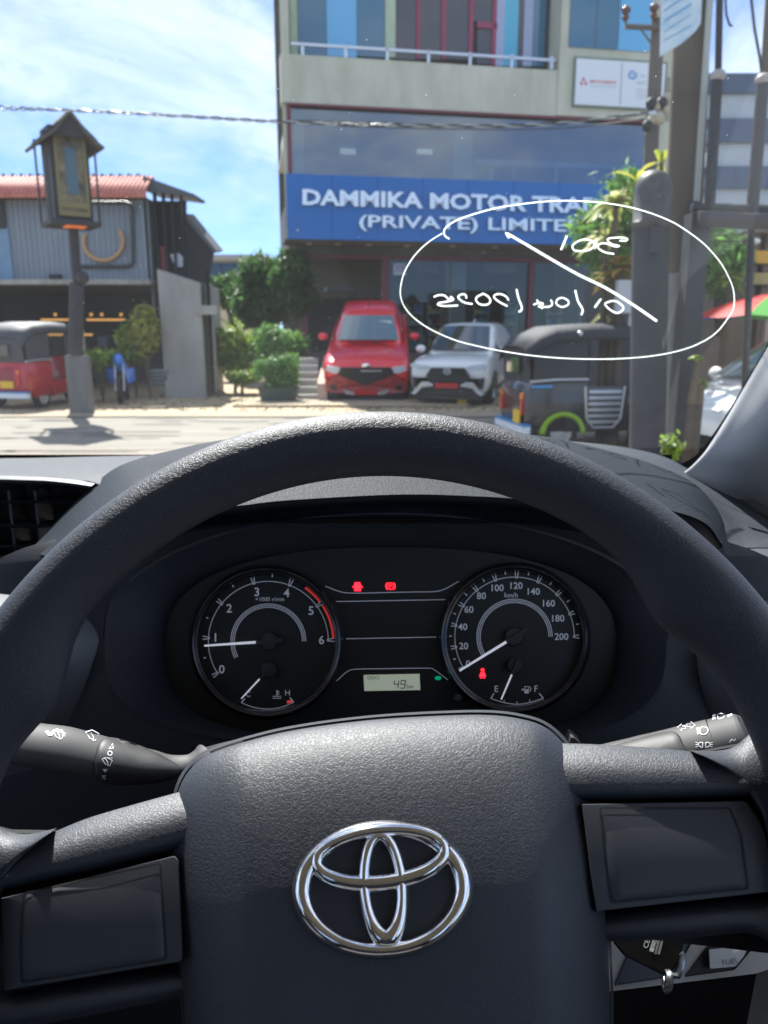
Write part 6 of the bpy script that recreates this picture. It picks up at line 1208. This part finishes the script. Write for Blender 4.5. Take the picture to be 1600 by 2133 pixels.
# ---- three-wheelers
def tuk(label, loc, rot, body, hood_m, stripe, plate=True, deco=False):
    WY = 2.08 if deco else 2.05
    c = thing('three_wheeler', label, 'three-wheeler', loc, rot, local=True)
    # front faces -Y; rear at y = 2.55; half width .63
    S = [(0.02, .16, .45, .95), (.12, .30, .32, 1.02), (.5, .48, .26, 1.0), (.8, .60, .25, .55), (1.7, .62, .25, .55), (1.76, .63, .25, .98), (2.2, .63, .26, .98), (2.5, .60, .30, .95), (2.56, .56, .38, .86)]
    rows = []
    for y, w_, z0, z1 in S: rows.append([V(p) for p in ((-w_ * .9, y, z0), (-w_, y, z0 + .08), (-w_, y, z1 - .05), (-w_ * .95, y, z1), (0, y, z1 + .02), (w_ * .95, y, z1), (w_, y, z1 - .05), (w_, y, z0 + .08), (w_ * .9, y, z0), (0, y, z0))])
    g = G(); g.grid(rows, cu=True); g.f.append(tuple(range(10))); n = len(g.v); g.f.append(tuple(range(n - 10, n))); g.make('body', body, c, 40, world=False)
    # canopy roof
    rr = []
    for y, w_, z in ((.28, .50, 1.62), (.36, .56, 1.70), (.9, .63, 1.74), (1.7, .65, 1.74), (2.2, .63, 1.70), (2.42, .60, 1.60), (2.60, .58, 1.42)): rr.append([V(p) for p in ((-w_, y, z - .20), (-w_ * 1.0, y, z - .10), (-w_ * .88, y, z - .01), (-w_ * .4, y, z + .03), (w_ * .4, y, z + .03), (w_ * .88, y, z - .01), (w_, y, z - .10), (w_, y, z - .20))])
    o = G().grid(rr).make('canopy', hood_m, c, 60, world=False); md = o.modifiers.new('s', 'SOLIDIFY'); md.thickness = .02
    for s in (-1, 1):
        G().quad((s * .625, 1.78, .98), (s * .60, 2.50, .96), (s * .585, 2.50, 1.45), (s * .63, 1.9, 1.56), (s * .635, 1.78, 1.56)).make('side_curtain', hood_m, c, 0, world=False)
        G().tube([(s * .50, .34, .98), (s * .58, .42, 1.60)], .02, 8).make('pillar', m_silver, c, 40, world=False); G().tube([(s * .63, 1.2, .30), (s * .64, 1.22, 1.56)], .018, 8).make('pillar', hood_m, c, 40, world=False)
        G().tube([(s * .64, 1.76, 1.0), (s * .645, 2.2, 1.0), (s * .60, 2.54, .97)], .018, 8).make('chrome_rail', m_silver, c, 40, world=False)
        wheel(c, s * .52, WY, .235, .235, .13, mat('tuk_rim', (.5, .5, .48), .4, .4))
        g = G(); g.grid([[(s * x_, WY + r_ * cos(t), .24 + r_ * sin(t)) for t in [pi * k / 16 for k in range(17)]] for x_, r_ in ((.55, .31), (.66, .31), (.67, .25))]); g.v = [V(v) for v in g.v]; o = g.make('mudguard', stripe, c, 60, world=False); md = o.modifiers.new('s', 'SOLIDIFY'); md.thickness = .025
        G().ball((s * .56, .30, 1.18), .07, 10, 8, (1, .4, 1.2)).make('mirror', m_seal, c, 40, world=False)
        G().mm((s * .46, 2.56, .50), (s * .40, 2.60, .72)).make('tail_lamp', mat('tail_red', (.55, .03, .02), .3), c, 0, world=False); G().mm((s * .46, 2.565, .72), (s * .40, 2.605, .80)).make('tail_lamp', mat('tail_orange', (.75, .20, .03), .3), c, 0, world=False)
    G().quad((-.56, 2.52, .96), (.56, 2.52, .96), (.55, 2.56, 1.42), (-.55, 2.56, 1.42)).make('rear_curtain', hood_m, c, 0, world=False)
    G().mm((-.26, 2.565, 1.08), (.26, 2.585, 1.30)).make('rear_window', m_wind, c, 0, world=False)
    G().quad((-.46, .12, 1.0), (.46, .12, 1.0), (.50, .34, 1.60), (-.50, .34, 1.60)).make('windscreen', glassmat('tuk_glass', (.8, .85, .85), .08, .03), c, 0, world=False)
    G().mm((-.56, 2.0, .55), (.56, 2.15, 1.25)).make('rear_seat', m_seat, c, 0, world=False); G().mm((-.56, 1.55, .45), (.56, 2.0, .62)).make('rear_seat', m_seat, c, 0, world=False)
    st_ = mat('beige_seat', (.42, .34, .25), .7); G().mm((-.22, .95, .60), (.22, 1.2, .72)).make('driver_seat', st_, c, 0, world=False); G().mm((-.2, 1.2, .68), (.2, 1.27, 1.12)).make('driver_seat', st_, c, 0, world=False)
    wheel(c, .0001, .22, .235, .235, .12, m_rim)
    G().tube([(-.3, .42, 1.05), (0, .36, 1.0), (.3, .42, 1.05)], .016, 6).make('handlebar', m_seal, c, 40, world=False)
    G().mm((-.62, 2.52, .24), (.62, 2.62, .34)).make('rear_bumper', mat('white_blue_bumper', (.70, .76, .82), .4), c, 0, world=False); G().mm((-.62, 2.515, .343), (.62, 2.625, .375)).make('bumper_stripe', mat('stripe_blue', (.05, .25, .55), .5), c, 0, world=False)
    G().mm((-.44, 2.60, .36), (-.20, 2.625, .56)).make('number_plate', m_ply, c, 0, world=False) if deco else G().mm((-.30, 2.57, .44), (.0, 2.59, .58)).make('number_plate', m_ply, c, 0, world=False)
    g = G(); [g.mm((-.30, 2.565, .60 + k * .055), (.15, 2.575, .62 + k * .055)) for k in range(5)]; g.make('vent_grille', m_seal if deco else mat('dark_red_grille', (.20, .02, .03), .5), c, 0, world=False)
    if deco:
        for s in (-1,):
            for k in range(6): G().mm((s * .63, 1.27 + .02, .38 + k * .085), (s * .645, 1.74, .425 + k * .085)).make('step_slat', m_silver, c, 0, world=False)
            G().tube([(s * .64, 1.80, .90), (s * .64, 1.76, .45), (s * .64, 1.66, .32), (s * .64, 1.38, .32), (s * .64, 1.28, .45), (s * .64, 1.25, .90)], .018, 8).make('step_frame', m_silver, c, 40, world=False)
            G().mm((-.625, 2.25, .885), (-.64, 2.52, .925)).make('side_stripe', MATS['stripe_blue'], c, 0, world=False)
            G().quad((-.625, 1.2, .26), (-.63, 1.8, .26), (-.63, 1.8, .90), (-.625, 1.2, .90)).make('door_panel', body, c, 0, world=False); G().quad((-.62, .6, .30), (-.62, 1.15, .30), (-.62, 1.15, .92), (-.62, .6, .92)).make('door_panel', body, c, 0, world=False)
            G().ball((-.60, 1.9, 1.62), .05, 8, 6).make('rail_cap', m_silver, c, 40, world=False)
    c.scale = (1, 1, .93 if deco else 1)
    return c
m_tb = mat('black_tuk_paint', (.025, .028, .032), .35, coat=.6); m_cv = mat('dark_canopy', (.020, .024, .032), .75, bump=.15, bscale=30); m_gs = mat('lime_mudguard', (.28, .50, .04), .4)
# heading right and slightly away: local -Y -> world (+x, +y)
tk = at(1170, 916, 11.2); ang = radians(90 + 9)
def tukloc(wx, wy, ang_, lx=.52, ly=2.05): return (wx - (lx * cos(ang_) - ly * sin(ang_)), wy - (lx * sin(ang_) + ly * cos(ang_)), 0)
k = onz(1163, 936); tuk('black three-wheeler with lime green mudguard and silver step grille', tukloc(k.x, k.y, ang, -.52, 2.08), (0, 0, ang), m_tb, m_cv, m_gs, deco=True)
k = onz(88, 850); a2 = radians(180 - 12); m_rt = mat('red_tuk_paint', (.42, .015, .025), .35, coat=.6)
tuk('red three-wheeler with grey canopy seen from behind at the left edge', tukloc(k.x, k.y, a2, -.52), (0, 0, a2), m_rt, mat('grey_canopy', (.055, .06, .07), .6), m_rt)
# ---- motorbike
mb = thing('motorbike', 'blue motorbike parked nose first beside the lantern post', 'motorbike', (at(240, 810, 17).x, 17.3, 0), (0, 0, radians(12)), local=True)
m_bb = mat('blue_fairing', (.01, .16, .65), .3, coat=.7)
for y in (0, 1.25): G().tube([(0, y + .28 * cos(t), .28 + .28 * sin(t)) for t in [2 * pi * k / 24 for k in range(24)]], .045, 8, closed=True).make('wheel', m_rub, mb, 40, world=False)
for s in (-1, 1):
    G().tube([(s * .09, 0, .28), (s * .09, .18, .95)], .022, 8).make('fork', m_silver, mb, 40, world=False); G().tube([(0, .22, 1.0), (s * .22, .26, 1.06), (s * .34, .34, 1.02)], .016, 6).make('handlebar', m_seal, mb, 40, world=False)
    g = G(); g.prism([(s * .10, .1, .75), (s * .30, .32, .78), (s * .30, .42, .48), (s * .16, .22, .42)], (0, .06, 0)); g.make('leg_shield', m_bb, mb, 0, world=False); G().tube([(s * .26, .24, 1.05), (s * .34, .22, 1.22)], .01, 6).make('mirror_stem', m_seal, mb, 40, world=False); G().ball((s * .34, .22, 1.25), .06, 8, 6, (1, .3, .7)).make('mirror', m_seal, mb, 40, world=False)
G().ball((0, .12, .95), .13, 12, 8, (.9, .7, 1.1)).make('front_fairing', m_bb, mb, 60, world=False); G().ball((0, .55, .78), .17, 12, 8, (.8, 1.5, .8)).make('tank', m_bb, mb, 60, world=False); G().mm((-.12, .75, .74), (.12, 1.35, .84)).make('saddle', m_seat, mb, 0, world=False); G().mm((-.13, .4, .28), (.13, .8, .62)).make('engine', m_dst, mb, 0, world=False)
